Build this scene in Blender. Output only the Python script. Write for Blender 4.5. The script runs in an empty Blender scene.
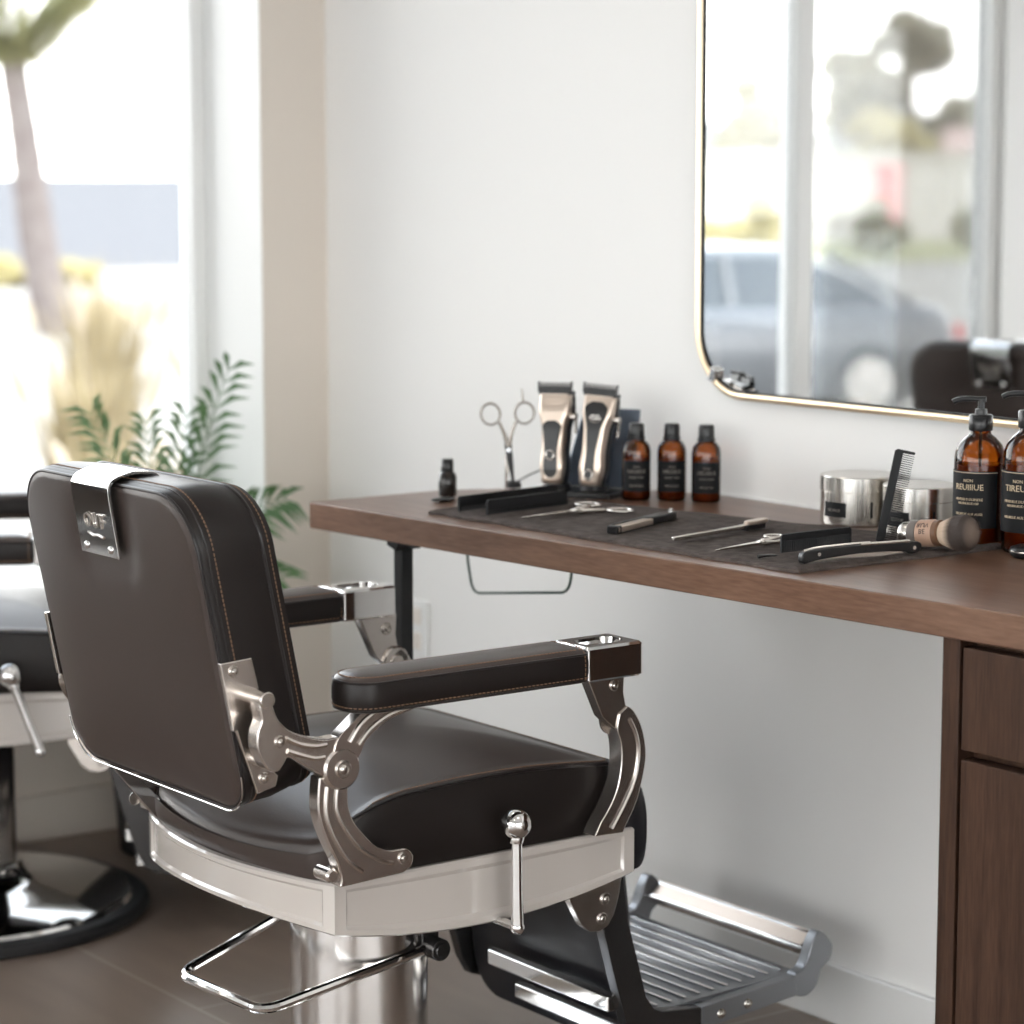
import bpy, bmesh, math, random
from mathutils import Vector, Matrix, Euler
random.seed(7)
sc = bpy.context.scene
COL = sc.collection
pi = math.pi
# ------------------------------------------------------------------ materials
MATS = {}
def mat(name, col, rough=.5, metal=0., spec=.5, coat=0., bump=None, trans=0., ior=1.45, vary=None, emit=None, aniso=0.):
    m = bpy.data.materials.new(name); m.use_nodes = True
    nt = m.node_tree; b = nt.nodes['Principled BSDF']
    b.inputs['Base Color'].default_value = (*col, 1); b.inputs['Roughness'].default_value = rough
    b.inputs['Metallic'].default_value = metal; b.inputs['Specular IOR Level'].default_value = spec
    b.inputs['Coat Weight'].default_value = coat; b.inputs['Coat Roughness'].default_value = .08
    b.inputs['Transmission Weight'].default_value = trans; b.inputs['IOR'].default_value = ior
    tc = nt.nodes.new('ShaderNodeTexCoord')
    if bump:                                   # (scale, distance, strength[, stretch])
        n = nt.nodes.new('ShaderNodeTexNoise'); n.inputs['Scale'].default_value = bump[0]; n.inputs['Detail'].default_value = 4
        if len(bump) > 3:
            mp = nt.nodes.new('ShaderNodeMapping'); mp.inputs['Scale'].default_value = bump[3]
            nt.links.new(tc.outputs['Object'], mp.inputs[0]); nt.links.new(mp.outputs[0], n.inputs['Vector'])
        else: nt.links.new(tc.outputs['Object'], n.inputs['Vector'])
        bp = nt.nodes.new('ShaderNodeBump'); bp.inputs['Distance'].default_value = bump[1]; bp.inputs['Strength'].default_value = bump[2]
        nt.links.new(n.outputs['Fac'], bp.inputs['Height']); nt.links.new(bp.outputs[0], b.inputs['Normal'])
    if vary:                                   # (scale, colour2)
        n = nt.nodes.new('ShaderNodeTexNoise'); n.inputs['Scale'].default_value = vary[0]; n.inputs['Detail'].default_value = 5
        nt.links.new(tc.outputs['Object'], n.inputs['Vector'])
        r = nt.nodes.new('ShaderNodeValToRGB'); r.color_ramp.elements[0].position = .35; r.color_ramp.elements[1].position = .65
        r.color_ramp.elements[0].color = (*col, 1); r.color_ramp.elements[1].color = (*vary[1], 1)
        nt.links.new(n.outputs['Fac'], r.inputs[0]); nt.links.new(r.outputs[0], b.inputs['Base Color'])
    if emit:
        b.inputs['Emission Color'].default_value = (*emit[0], 1); b.inputs['Emission Strength'].default_value = emit[1]
    MATS[name] = m; return m
def wood(name, c1, c2, stretch, rough=.35, scale=1.):
    m = mat(name, c1, rough, spec=.5); nt = m.node_tree; b = nt.nodes['Principled BSDF']
    tc = nt.nodes['Texture Coordinate']; mp = nt.nodes.new('ShaderNodeMapping'); mp.inputs['Scale'].default_value = stretch
    n1 = nt.nodes.new('ShaderNodeTexNoise'); n1.inputs['Scale'].default_value = 6*scale; n1.inputs['Detail'].default_value = 8; n1.inputs['Distortion'].default_value = .6
    n2 = nt.nodes.new('ShaderNodeTexNoise'); n2.inputs['Scale'].default_value = 45*scale; n2.inputs['Detail'].default_value = 3
    mx = nt.nodes.new('ShaderNodeMix'); mx.data_type = 'FLOAT'; mx.inputs[0].default_value = .45
    r = nt.nodes.new('ShaderNodeValToRGB'); r.color_ramp.elements[0].position = .36; r.color_ramp.elements[1].position = .64
    r.color_ramp.elements[0].color = (*c1, 1); r.color_ramp.elements[1].color = (*c2, 1)
    L = nt.links.new
    L(tc.outputs['Object'], mp.inputs[0]); L(mp.outputs[0], n1.inputs['Vector']); L(mp.outputs[0], n2.inputs['Vector'])
    L(n1.outputs['Fac'], mx.inputs[2]); L(n2.outputs['Fac'], mx.inputs[3]); L(mx.outputs[0], r.inputs[0]); L(r.outputs[0], b.inputs['Base Color'])
    bp = nt.nodes.new('ShaderNodeBump'); bp.inputs['Distance'].default_value = .0006; bp.inputs['Strength'].default_value = .5
    L(n2.outputs['Fac'], bp.inputs['Height']); L(bp.outputs[0], b.inputs['Normal'])
    return m
def brushed(name, col, rough, stretch):
    m = mat(name, col, rough, 1.); nt = m.node_tree; b = nt.nodes['Principled BSDF']; tc = nt.nodes['Texture Coordinate']
    mp = nt.nodes.new('ShaderNodeMapping'); mp.inputs['Scale'].default_value = stretch
    n = nt.nodes.new('ShaderNodeTexNoise'); n.inputs['Scale'].default_value = 60; n.inputs['Detail'].default_value = 2
    r = nt.nodes.new('ShaderNodeMapRange'); r.inputs['To Min'].default_value = rough*.6; r.inputs['To Max'].default_value = rough*1.5
    L = nt.links.new
    L(tc.outputs['Object'], mp.inputs[0]); L(mp.outputs[0], n.inputs['Vector']); L(n.outputs['Fac'], r.inputs['Value']); L(r.outputs[0], b.inputs['Roughness'])
    return m
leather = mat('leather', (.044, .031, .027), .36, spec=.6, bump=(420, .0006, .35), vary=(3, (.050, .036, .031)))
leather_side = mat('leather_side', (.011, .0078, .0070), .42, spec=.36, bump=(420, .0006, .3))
piping_m = mat('piping', (.012, .009, .009), .35)
thread_m = mat('thread', (.22, .125, .075), .6)
chrome = mat('chrome', (.80, .79, .78), .07, 1.)
cast_m = mat('cast_metal', (.66, .61, .57), .24, 1., bump=(60, .0006, .25))
darkmetal = mat('dark_metal', (.07, .067, .067), .22, .8)
enamel = mat('enamel', (.54, .495, .46), .08, 0, spec=.8, coat=1.)
rubber = mat('rubber', (.012, .012, .013), .5)
blackpl = mat('black_plastic', (.010, .010, .011), .28)
blackmat = mat('black_matte', (.012, .012, .013), .5, spec=.25)
padblack = mat('black_vinyl', (.010, .009, .011), .35, bump=(300, .0005, .3))
alu = mat('aluminium', (.30, .31, .33), .36, .85)
silver = mat('satin_silver', (.62, .58, .54), .25, 1.)
champagne = mat('champagne_metal', (.62, .52, .44), .28, .85)
tin_m = brushed('brushed_steel', (.62, .59, .55), .22, (4, 4, .15))
gold = mat('gold_frame', (.92, .74, .52), .35, 1.)
wall_m = mat('wall_paint', (.84, .83, .815), .75, spec=.3, bump=(90, .0008, .25))
wall_l = mat('wall_paint_shaded_beige', (.72, .655, .585), .8, spec=.3, bump=(90, .0008, .25))  # darker beige than wall_m; the window wall's backlit shade put into colour
trimw = mat('trim_white', (.84, .84, .83), .35)
ceil_m = mat('ceiling_paint', (.85, .85, .84), .8)
desk_w = wood('walnut_top', (.120, .062, .039), (.205, .116, .077), (.55, 6, 6), .30)
cab_w = wood('walnut_cabinet', (.030, .014, .0085), (.068, .034, .021), (7, 7, .45), .45); MATS['walnut_cabinet'].node_tree.nodes['Principled BSDF'].inputs['Specular IOR Level'].default_value = .28
green_wire = mat('green_wire', (.06, .10, .08), .4)
leaf_m = mat('palm_leaf', (.07, .15, .055), .45, vary=(6, (.12, .22, .09)))
pot_m = mat('dark_pot', (.03, .03, .032), .45)
soil_m = mat('soil', (.05, .035, .025), .9)
beige_h = mat('brush_handle_beige', (.46, .30, .22), .45, bump=(120, .0005, .3))
brown_h = mat('brush_collar_brown', (.16, .085, .05), .35)
label_bl = mat('label_black', (.010, .010, .011), .55, spec=.2)
label_tx = mat('label_print', (.55, .44, .30), .5)
label_gy = mat('label_print_grey', (.20, .18, .16), .5)
liquid_m = mat('dark_liquid', (.24, .095, .028), .2)
mirror_m = mat('mirror_silver', (.93, .94, .94), .0, 1.)
fill_m = mat('fill_diffuser', (.9, .9, .9), .5, emit=((1, .955, .90), 1.8))  # glow of the added ceiling fill panels
# amber glass: tinted see-through shell with a fresnel gloss
def thin_glass(name, tint, gloss=1.):
    m = bpy.data.materials.new(name); m.use_nodes = True; nt = m.node_tree; nt.nodes.clear(); L = nt.links.new
    o = nt.nodes.new('ShaderNodeOutputMaterial'); t = nt.nodes.new('ShaderNodeBsdfTransparent'); t.inputs[0].default_value = (*tint, 1)
    g = nt.nodes.new('ShaderNodeBsdfGlossy'); g.inputs['Roughness'].default_value = .02
    f = nt.nodes.new('ShaderNodeFresnel'); f.inputs[0].default_value = 1.45
    k = nt.nodes.new('ShaderNodeMath'); k.operation = 'MULTIPLY'; k.inputs[1].default_value = gloss
    mx = nt.nodes.new('ShaderNodeMixShader'); L(f.outputs[0], k.inputs[0]); L(k.outputs[0], mx.inputs[0]); L(t.outputs[0], mx.inputs[1]); L(g.outputs[0], mx.inputs[2]); L(mx.outputs[0], o.inputs[0])
    return m
pane_m = thin_glass('window_glass', (.97, .98, .98), .8)
amber = thin_glass('amber_glass', (.62, .30, .075), 1.2)
# floor tiles
def floor_mat():
    m = mat('floor_tile', (.10, .08, .07), .22, spec=.5); nt = m.node_tree; b = nt.nodes['Principled BSDF']; L = nt.links.new
    tc = nt.nodes['Texture Coordinate']; mp = nt.nodes.new('ShaderNodeMapping'); mp.inputs['Location'].default_value = (.13, .22, 0); mp.inputs['Rotation'].default_value = (0, 0, 0)
    br = nt.nodes.new('ShaderNodeTexBrick'); br.offset = .5; br.inputs['Scale'].default_value = 1.; br.inputs['Brick Width'].default_value = 1.2; br.inputs['Row Height'].default_value = .6
    br.inputs['Mortar Size'].default_value = .0035; br.inputs['Color1'].default_value = (.235, .180, .146, 1); br.inputs['Color2'].default_value = (.260, .200, .163, 1); br.inputs['Mortar'].default_value = (.36, .30, .26, 1)
    n = nt.nodes.new('ShaderNodeTexNoise'); n.inputs['Scale'].default_value = 3; n.inputs['Detail'].default_value = 6
    mp2 = nt.nodes.new('ShaderNodeMapping'); mp2.inputs['Scale'].default_value = (1, 5, 1)
    mx = nt.nodes.new('ShaderNodeMix'); mx.data_type = 'RGBA'; mx.blend_type = 'MULTIPLY'; mx.inputs[0].default_value = .5
    r = nt.nodes.new('ShaderNodeValToRGB'); r.color_ramp.elements[0].position = .3; r.color_ramp.elements[0].color = (.7, .7, .7, 1); r.color_ramp.elements[1].position = .7; r.color_ramp.elements[1].color = (1.1, 1.1, 1.1, 1)
    L(tc.outputs['Object'], mp.inputs[0]); L(mp.outputs[0], br.inputs['Vector']); L(tc.outputs['Object'], mp2.inputs[0]); L(mp2.outputs[0], n.inputs['Vector']); L(n.outputs['Fac'], r.inputs[0])
    L(br.outputs['Color'], mx.inputs[6]); L(r.outputs[0], mx.inputs[7]); L(mx.outputs[2], b.inputs['Base Color'])
    b.inputs['Roughness'].default_value = .32
    return m
tile = floor_mat()
# towel cloth with fine ribs
cloth = mat('mat_cloth', (.075, .060, .054), .9, spec=.2, bump=(14, .006, .9, (3, 30, 3)), vary=(60, (.125, .102, .092)))
# ------------------------------------------------------------------ mesh helpers
class MB:
    def __init__(s): s.bm = bmesh.new(); s.mats = []
    def mi(s, m):
        if m not in s.mats: s.mats.append(m)
        return s.mats.index(m)
    def faces(s, vs, fs, m=None, M=None):
        if M is not None: vs = [M @ Vector(v) for v in vs]
        bv = [s.bm.verts.new(v) for v in vs]; k = s.mi(m) if m else 0
        for f in fs:
            try: nf = s.bm.faces.new([bv[i] for i in f]); nf.material_index = k
            except ValueError: pass
        return bv
    def box(s, a, b, m=None, M=None):
        x0, y0, z0 = a; x1, y1, z1 = b
        vs = [(x0,y0,z0),(x1,y0,z0),(x1,y1,z0),(x0,y1,z0),(x0,y0,z1),(x1,y0,z1),(x1,y1,z1),(x0,y1,z1)]
        s.faces(vs, [(0,3,2,1),(4,5,6,7),(0,1,5,4),(1,2,6,5),(2,3,7,6),(3,0,4,7)], m, M)
    def loft(s, rings, c0=True, c1=True, m=None, M=None, fan=False):
        n = len(rings[0]); vs = [p for r in rings for p in r]; fs = []
        for i in range(len(rings)-1):
            for j in range(n):
                k = (j+1) % n; fs.append((i*n+j, i*n+k, (i+1)*n+k, (i+1)*n+j))
        if c0: fs.append(tuple(reversed(range(n))))
        if c1: fs.append(tuple((len(rings)-1)*n+j for j in range(n)))
        s.faces(vs, fs, m, M)
    def lathe(s, prof, n=32, m=None, M=None, c0=True, c1=True):
        rings = [[(r*math.cos(2*pi*j/n), r*math.sin(2*pi*j/n), z) for j in range(n)] for r, z in prof]
        s.loft(rings, c0, c1, m, M)
    def cyl(s, p, q, r, r2=None, n=20, m=None, M=None):
        p, q = Vector(p), Vector(q); r2 = r if r2 is None else r2; d = (q-p).normalized()
        a = d.orthogonal().normalized(); b = d.cross(a)
        s.loft([[p+(a*math.cos(2*pi*j/n)+b*math.sin(2*pi*j/n))*r for j in range(n)], [q+(a*math.cos(2*pi*j/n)+b*math.sin(2*pi*j/n))*r2 for j in range(n)]], m=m, M=M)
    def tube(s, pts, r, n=10, m=None, M=None, closed=False, cap=True, sy=1.):
        pts = [Vector(p) for p in pts]; N = len(pts); rings = []; up = None
        for i, p in enumerate(pts):
            t = (pts[(i+1) % N]-pts[i-1]) if closed else (pts[min(i+1, N-1)]-pts[max(i-1, 0)])
            t.normalize()
            if up is None: up = t.orthogonal().normalized()
            up = (up - t*up.dot(t)).normalized(); b = t.cross(up)
            rr = r[i] if isinstance(r, (list, tuple)) else r
            rings.append([p+(up*math.cos(2*pi*j/n)+b*math.sin(2*pi*j/n)*sy)*rr for j in range(n)])
        if closed: rings.append(rings[0]); s.loft(rings, False, False, m, M)
        else: s.loft(rings, cap, cap, m, M)
    def prism(s, poly, x0, x1, axis='x', m=None, M=None):
        def P(a, b, t): return {'x': (t, a, b), 'y': (a, t, b), 'z': (a, b, t)}[axis]
        s.loft([[P(a, b, x0) for a, b in poly], [P(a, b, x1) for a, b in poly]], m=m, M=M)
    def sphere(s, c, r, m=None, M=None, n=20, sc_=(1, 1, 1)):
        prof = [(math.sin(pi*i/12), -math.cos(pi*i/12)) for i in range(1, 12)]
        rings = [[(c[0]+a*r*sc_[0]*math.cos(2*pi*j/n), c[1]+a*r*sc_[1]*math.sin(2*pi*j/n), c[2]+z*r*sc_[2]) for j in range(n)] for a, z in prof]
        s.loft(rings, m=m, M=M)
    def build(s, name, m, parent=None, bevel=0, seg=2, ang=35, smooth=True, subs=0, weld=True):
        if weld: bmesh.ops.remove_doubles(s.bm, verts=s.bm.verts, dist=1e-6)
        bmesh.ops.recalc_face_normals(s.bm, faces=s.bm.faces)
        me = bpy.data.meshes.new(name); s.bm.to_mesh(me); s.bm.free()
        if not s.mats: s.mats = [m]
        for k in s.mats: me.materials.append(k)
        if smooth:
            me.shade_smooth()
            if not bevel: me.set_sharp_from_angle(angle=math.radians(ang))
        o = bpy.data.objects.new(name, me); COL.objects.link(o)
        if parent: o.parent = parent
        if bevel:
            b = o.modifiers.new('bevel', 'BEVEL'); b.width = bevel; b.segments = seg; b.limit_method = 'ANGLE'; b.angle_limit = math.radians(40); b.harden_normals = True
        if subs:
            d = o.modifiers.new('subd', 'SUBSURF'); d.levels = subs; d.render_levels = subs
        return o
def thing(name, label, cat, loc=(0, 0, 0), rz=0, group=None):
    o = bpy.data.objects.new(name, None); COL.objects.link(o); o.location = loc; o.rotation_euler = (0, 0, rz); o.empty_display_size = .05
    o['label'] = label; o['category'] = cat
    if group: o['group'] = group
    return o
def tag(o, label, cat, group=None):
    o['label'] = label; o['category'] = cat
    if group: o['group'] = group
    return o
def struct(o): o['kind'] = 'structure'; return o
def bx(name, a, b, m, parent=None, bevel=0.): 
    k = MB(); k.box(a, b); return k.build(name, m, parent, bevel=bevel)
def smooth_path(pts, n=8, closed=False):
    pts = [Vector(p) if len(p) == 3 else Vector((p[0], p[1], 0)) for p in pts]; N = len(pts); out = []
    for i in range(N if closed else N-1):
        g = lambda k: pts[k % N] if closed else pts[max(0, min(N-1, k))]
        p0, p1, p2, p3 = g(i-1), g(i), g(i+1), g(i+2)
        for j in range(n):
            t = j/n; out.append(.5*((2*p1)+(p2-p0)*t+(2*p0-5*p1+4*p2-p3)*t*t+(3*p1-p0-3*p2+p3)*t**3))
    if not closed: out.append(pts[-1])
    return out
def spoly(pts, n=4):
    return [(p.x, p.y) for p in smooth_path(pts, n, True)]
def sopen(pts, n=4):
    return [(p.x, p.y) for p in smooth_path(pts, n)]
def fillet(pts, r, n=6):
    pts = [Vector(p) for p in pts]; out = [pts[0]]
    for i in range(1, len(pts)-1):
        a, b, c = pts[i-1], pts[i], pts[i+1]; d1 = (a-b).normalized(); d2 = (c-b).normalized()
        p, q = b+d1*r, b+d2*r
        for j in range(n+1):
            t = j/n; out.append(p*(1-t)**2+b*2*t*(1-t)+q*t*t)
    out.append(pts[-1]); return out
def rrect(hx, hy, r, n=8, cx=0, cy=0, m=6):
    """rounded rectangle outline; r = one radius or four (++,-+,--,+-); m points per straight side"""
    R = r if isinstance(r, (tuple, list)) else (r,)*4; out = []
    cs = [(hx, hy, R[0], 0), (-hx, hy, R[1], pi/2), (-hx, -hy, R[2], pi), (hx, -hy, R[3], 3*pi/2)]
    arcs = []
    for x, y, rr, a0 in cs:
        ox, oy = x-math.copysign(rr, x), y-math.copysign(rr, y)
        arcs.append([(cx+ox+rr*math.cos(a0+pi/2*j/n), cy+oy+rr*math.sin(a0+pi/2*j/n)) for j in range(n+1)])
    for i in range(4):
        out += arcs[i]; p, q = arcs[i][-1], arcs[(i+1) % 4][0]
        out += [(p[0]+(q[0]-p[0])*j/(m+1), p[1]+(q[1]-p[1])*j/(m+1)) for j in range(1, m+1)]
    return out
def stitches(mb, path, closed=True, pitch=.0062, ln=.0042, r=.0009):
    pts = [Vector(p) for p in path]
    if closed: pts.append(pts[0])
    L = [0]
    for a, b in zip(pts, pts[1:]): L.append(L[-1]+(b-a).length)
    def at(s):
        s = max(0, min(L[-1]-1e-7, s)); lo, hi = 0, len(L)-1
        while hi-lo > 1:
            md = (lo+hi)//2
            if L[md] <= s: lo = md
            else: hi = md
        t = (s-L[lo])/max(1e-9, L[lo+1]-L[lo]); return pts[lo].lerp(pts[lo+1], t)
    s = 0
    while s < L[-1]-ln:
        mb.cyl(at(s), at(s+ln), r, n=4); s += pitch
def text_mesh(s, size, ext=.0003, align='CENTER', shear=0):
    cu = bpy.data.curves.new('t', 'FONT'); cu.body = s; cu.size = size; cu.extrude = ext; cu.align_x = align; cu.align_y = 'CENTER'; cu.resolution_u = 2; cu.shear = shear
    o = bpy.data.objects.new('t', cu); COL.objects.link(o); bpy.context.view_layer.update()
    me = bpy.data.meshes.new_from_object(o.evaluated_get(bpy.context.evaluated_depsgraph_get()))
    vs = [tuple(v.co) for v in me.vertices]; fs = [tuple(p.vertices) for p in me.polygons]
    bpy.data.objects.remove(o); bpy.data.meshes.remove(me); bpy.data.curves.remove(cu)
    return vs, fs
def add_text(mb, s, size, M, ext=.0003, m=None, shear=0, align='CENTER'):
    vs, fs = text_mesh(s, size, ext, align, shear); mb.faces(vs, fs, m, M)
def wrap_text(mb, s, size, R, z, a0, ext=.0003, m=None):
    """text bent round a vertical cylinder of radius R, centred on angle a0"""
    vs, fs = text_mesh(s, size, ext)
    mb.faces([((R+w)*math.cos(a0+x/R), (R+w)*math.sin(a0+x/R), z+y) for x, y, w in vs], fs, m)
def wrap_panel(mb, R, a0, a1, z0, z1, t=.0004, n=16, m=None):
    for k in (0,):
        vs = []; fs = []
        for i in range(n+1):
            a = a0+(a1-a0)*i/n
            for r, z in ((R, z0), (R+t, z0), (R+t, z1), (R, z1)): vs.append((r*math.cos(a), r*math.sin(a), z))
        for i in range(n):
            for j in range(4): fs.append((i*4+j, i*4+(j+1) % 4, (i+1)*4+(j+1) % 4, (i+1)*4+j))
        fs += [(3, 2, 1, 0), (n*4, n*4+1, n*4+2, n*4+3)]
        mb.faces(vs, fs, m)
def copy_tree(o, parent=None, skip=()):
    c = o.copy(); COL.objects.link(c)
    if parent: c.parent = parent
    for ch in list(o.children):
        if ch.name.split('.')[0] not in skip: copy_tree(ch, c, skip)
    return c
# ------------------------------------------------------------------ camera
F = 2600.; yaw = math.radians(36.7); pitch = math.atan((512-175)/F)
cam = bpy.data.cameras.new('camera'); co = bpy.data.objects.new('camera', cam); COL.objects.link(co)
co.location = (0, -2.938, 1.4)
fw = Vector((-math.cos(yaw)*math.cos(pitch), math.sin(yaw)*math.cos(pitch), -math.sin(pitch)))
co.rotation_euler = fw.to_track_quat('-Z', 'Y').to_euler()
cam.sensor_width = 36; cam.lens = F/1024*36; cam.clip_end = 8000; cam.clip_start = .05
cam.dof.use_dof = True; cam.dof.focus_distance = 3.61; cam.dof.aperture_fstop = 3.4; cam.dof.aperture_blades = 0
sc.camera = co
# ------------------------------------------------------------------ room shell
LX = -4.92; RX = 2.4; BY = -5.6; H = 2.95
k = MB(); k.box((LX-.2, BY-.2, -.12), (RX+.2, .2, 0)); struct(k.build('floor', tile))
k = MB(); k.box((LX-.2, BY-.2, H), (RX+.2, .2, H+.15)); struct(k.build('ceiling', ceil_m))
k = MB(); k.box((LX-.2, 0, 0), (RX+.2, .2, H)); struct(k.build('wall_front', wall_m))
k = MB(); k.box((-4.885, -.156, 0), (-4.585, 0, H)); struct(k.build('wall_pier', wall_l))
k = MB()                                             # window wall with two openings
SILL = .40; HEAD = 2.75; W1 = (-2.275, -.156); W2 = (-5.3, -2.85)
k.box((LX-.18, BY, 0), (LX, -.156, SILL)); k.box((LX-.18, BY, HEAD), (LX, -.156, H)); k.box((LX-.18, W2[1], SILL), (LX, -2.55, HEAD)); k.box((LX-.18, BY, SILL), (LX, W2[0], HEAD))
struct(k.build('wall_left', wall_l))
k = MB(); k.box((RX, BY, 0), (RX+.2, .2, .12)); k.box((RX, BY, 2.1), (RX+.2, .2, H)); k.box((RX, BY, .12), (RX+.2, -5.2, 2.1)); k.box((RX, -.7, .12), (RX+.2, .2, 2.1)); struct(k.build('wall_right', wall_m))
k = MB(); k.box((LX-.2, BY-.2, 0), (RX+.2, BY, .12)); k.box((LX-.2, BY-.2, 2.1), (RX+.2, BY, H)); k.box((LX-.2, BY-.2, .12), (LX+.5, BY, 2.1)); k.box((RX-.4, BY-.2, .12), (RX+.2, BY, 2.1)); k.box((-1.5, BY-.2, .12), (-1.2, BY, 2.1))
struct(k.build('wall_back', wall_m))
def bb_prof(nm, pts, m=trimw): k = MB(); k.box(*pts); struct(k.build(nm, m, bevel=.004))
bb_prof('baseboard_front', ((-4.585, -.014, 0), (RX, 0, .10)))
bb_prof('baseboard_left', ((LX, BY, 0), (LX+.014, -.156, .10)), wall_l)
bb_prof('baseboard_pier', ((-4.585, -.156, 0), (-4.571, -.014, .10)), wall_l)
k = MB(); k.box((-4.885, -.158, SILL), (-4.587, -.156, HEAD)); k.box((-4.88, -2.84, SILL), (-4.79, -2.275, HEAD)); k.box((LX, -2.85, SILL), (-4.79, -2.84, HEAD)); struct(k.build('trim_1', trimw))       # white facing on reveal and wall; window-lit brightness put into its colour
k = MB(); k.box((LX-.18, W1[0], SILL-.03), (-4.775, -.158, SILL)); struct(k.build('trim_2', trimw, bevel=.004))   # window sill board
def window(n, y0, y1, muls, x, z0=SILL, z1=HEAD, axis='y', t=.045):
    w = bpy.data.objects.new('window_%d' % n, None); COL.objects.link(w); w['kind'] = 'structure'
    def B(a, b):
        if axis == 'y': return (x[0], a[0], a[1]), (x[1], b[0], b[1])
        return (a[0], x[0], a[1]), (b[0], x[1], b[1])
    k = MB()
    k.box(*B((y0, z0), (y1, z0+t))); k.box(*B((y0, z1-t), (y1, z1))); k.box(*B((y0, z0), (y0+t, z1))); k.box(*B((y1-t, z0), (y1, z1)))
    k.build('window_frame', trimw, w, bevel=.004)
    for a, b in muls:
        k = MB(); k.box(*B((a, z0+t), (b, z1-t))); k.build('mullion', trimw, w, bevel=.004)
    xm = (x[0]+x[1])/2; edges = [y0+t]+[v for ab in muls for v in ab]+[y1-t]
    for i in range(0, len(edges), 2):
        k = MB()
        if axis == 'y': k.box((xm-.003, edges[i], z0+t), (xm+.003, edges[i+1], z1-t))
        else: k.box((edges[i], xm-.003, z0+t), (edges[i+1], xm+.003, z1-t))
        k.build('window_pane', pane_m, w, smooth=False)
    return w
window(1, W1[0], -.158, [(-1.610, -1.550)], (-4.87, -4.81), t=.03)
k = MB(); k.box((LX-.02, W1[0], HEAD-.03), (-4.80, -.158, HEAD+.12)); struct(k.build('trim_5', trimw))
window(2, W2[0], W2[1], [(-4.10, -4.04)], (LX-.10, LX-.03))  # unseen second side window, added for more daylight
window(3, LX+.5, -1.5, [(-3.0, -2.94)], (BY-.12, BY-.05), .12, 2.1, 'x')  # unseen back windows, placed for skirt reflections and room light
window(4, -1.2, RX-.4, [(.40, .46)], (BY-.12, BY-.05), .12, 2.1, 'x')  # other unseen back window, placed for the same light
window(5, -5.2, -.7, [(-3.7, -3.64), (-2.2, -2.14)], (RX+.05, RX+.12), .12, 2.1)  # unseen right window, added to light the wall under the counter
# a switch plate low on the wall
t = thing('wall_outlet', 'white wall outlet plate low on the wall behind the desk leg', 'wall outlet', (-4.255, 0, .495))
k = MB(); k.box((-.038, -.007, -.058), (.038, 0, .058)); k.build('cover_plate', trimw, t, bevel=.003)
k = MB(); k.box((-.017, -.010, .008), (.017, -.006, .042)); k.box((-.017, -.010, -.042), (.017, -.006, -.008)); k.build('socket', mat('socket_beige', (.80, .74, .68), .4), t, bevel=.002)
# unseen ceiling panels, added as fill light to brighten the room
for x, y in ((-3.6, -1.2), (-3.6, -3.2), (-1.2, -1.2), (-1.2, -3.2)):
    t = thing('fill_light_panel', 'added square fill light panel on the ceiling, out of view', 'ceiling light', (x, y, H), 0, 'added ceiling fill lights')
    k = MB(); k.prism(rrect(.32, .32, .02), -.02, 0, 'z'); k.build('fill_frame', trimw, t)
    k = MB(); k.prism(rrect(.29, .29, .02), -.026, -.02, 'z'); k.build('fill_panel', fill_m, t)
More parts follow.
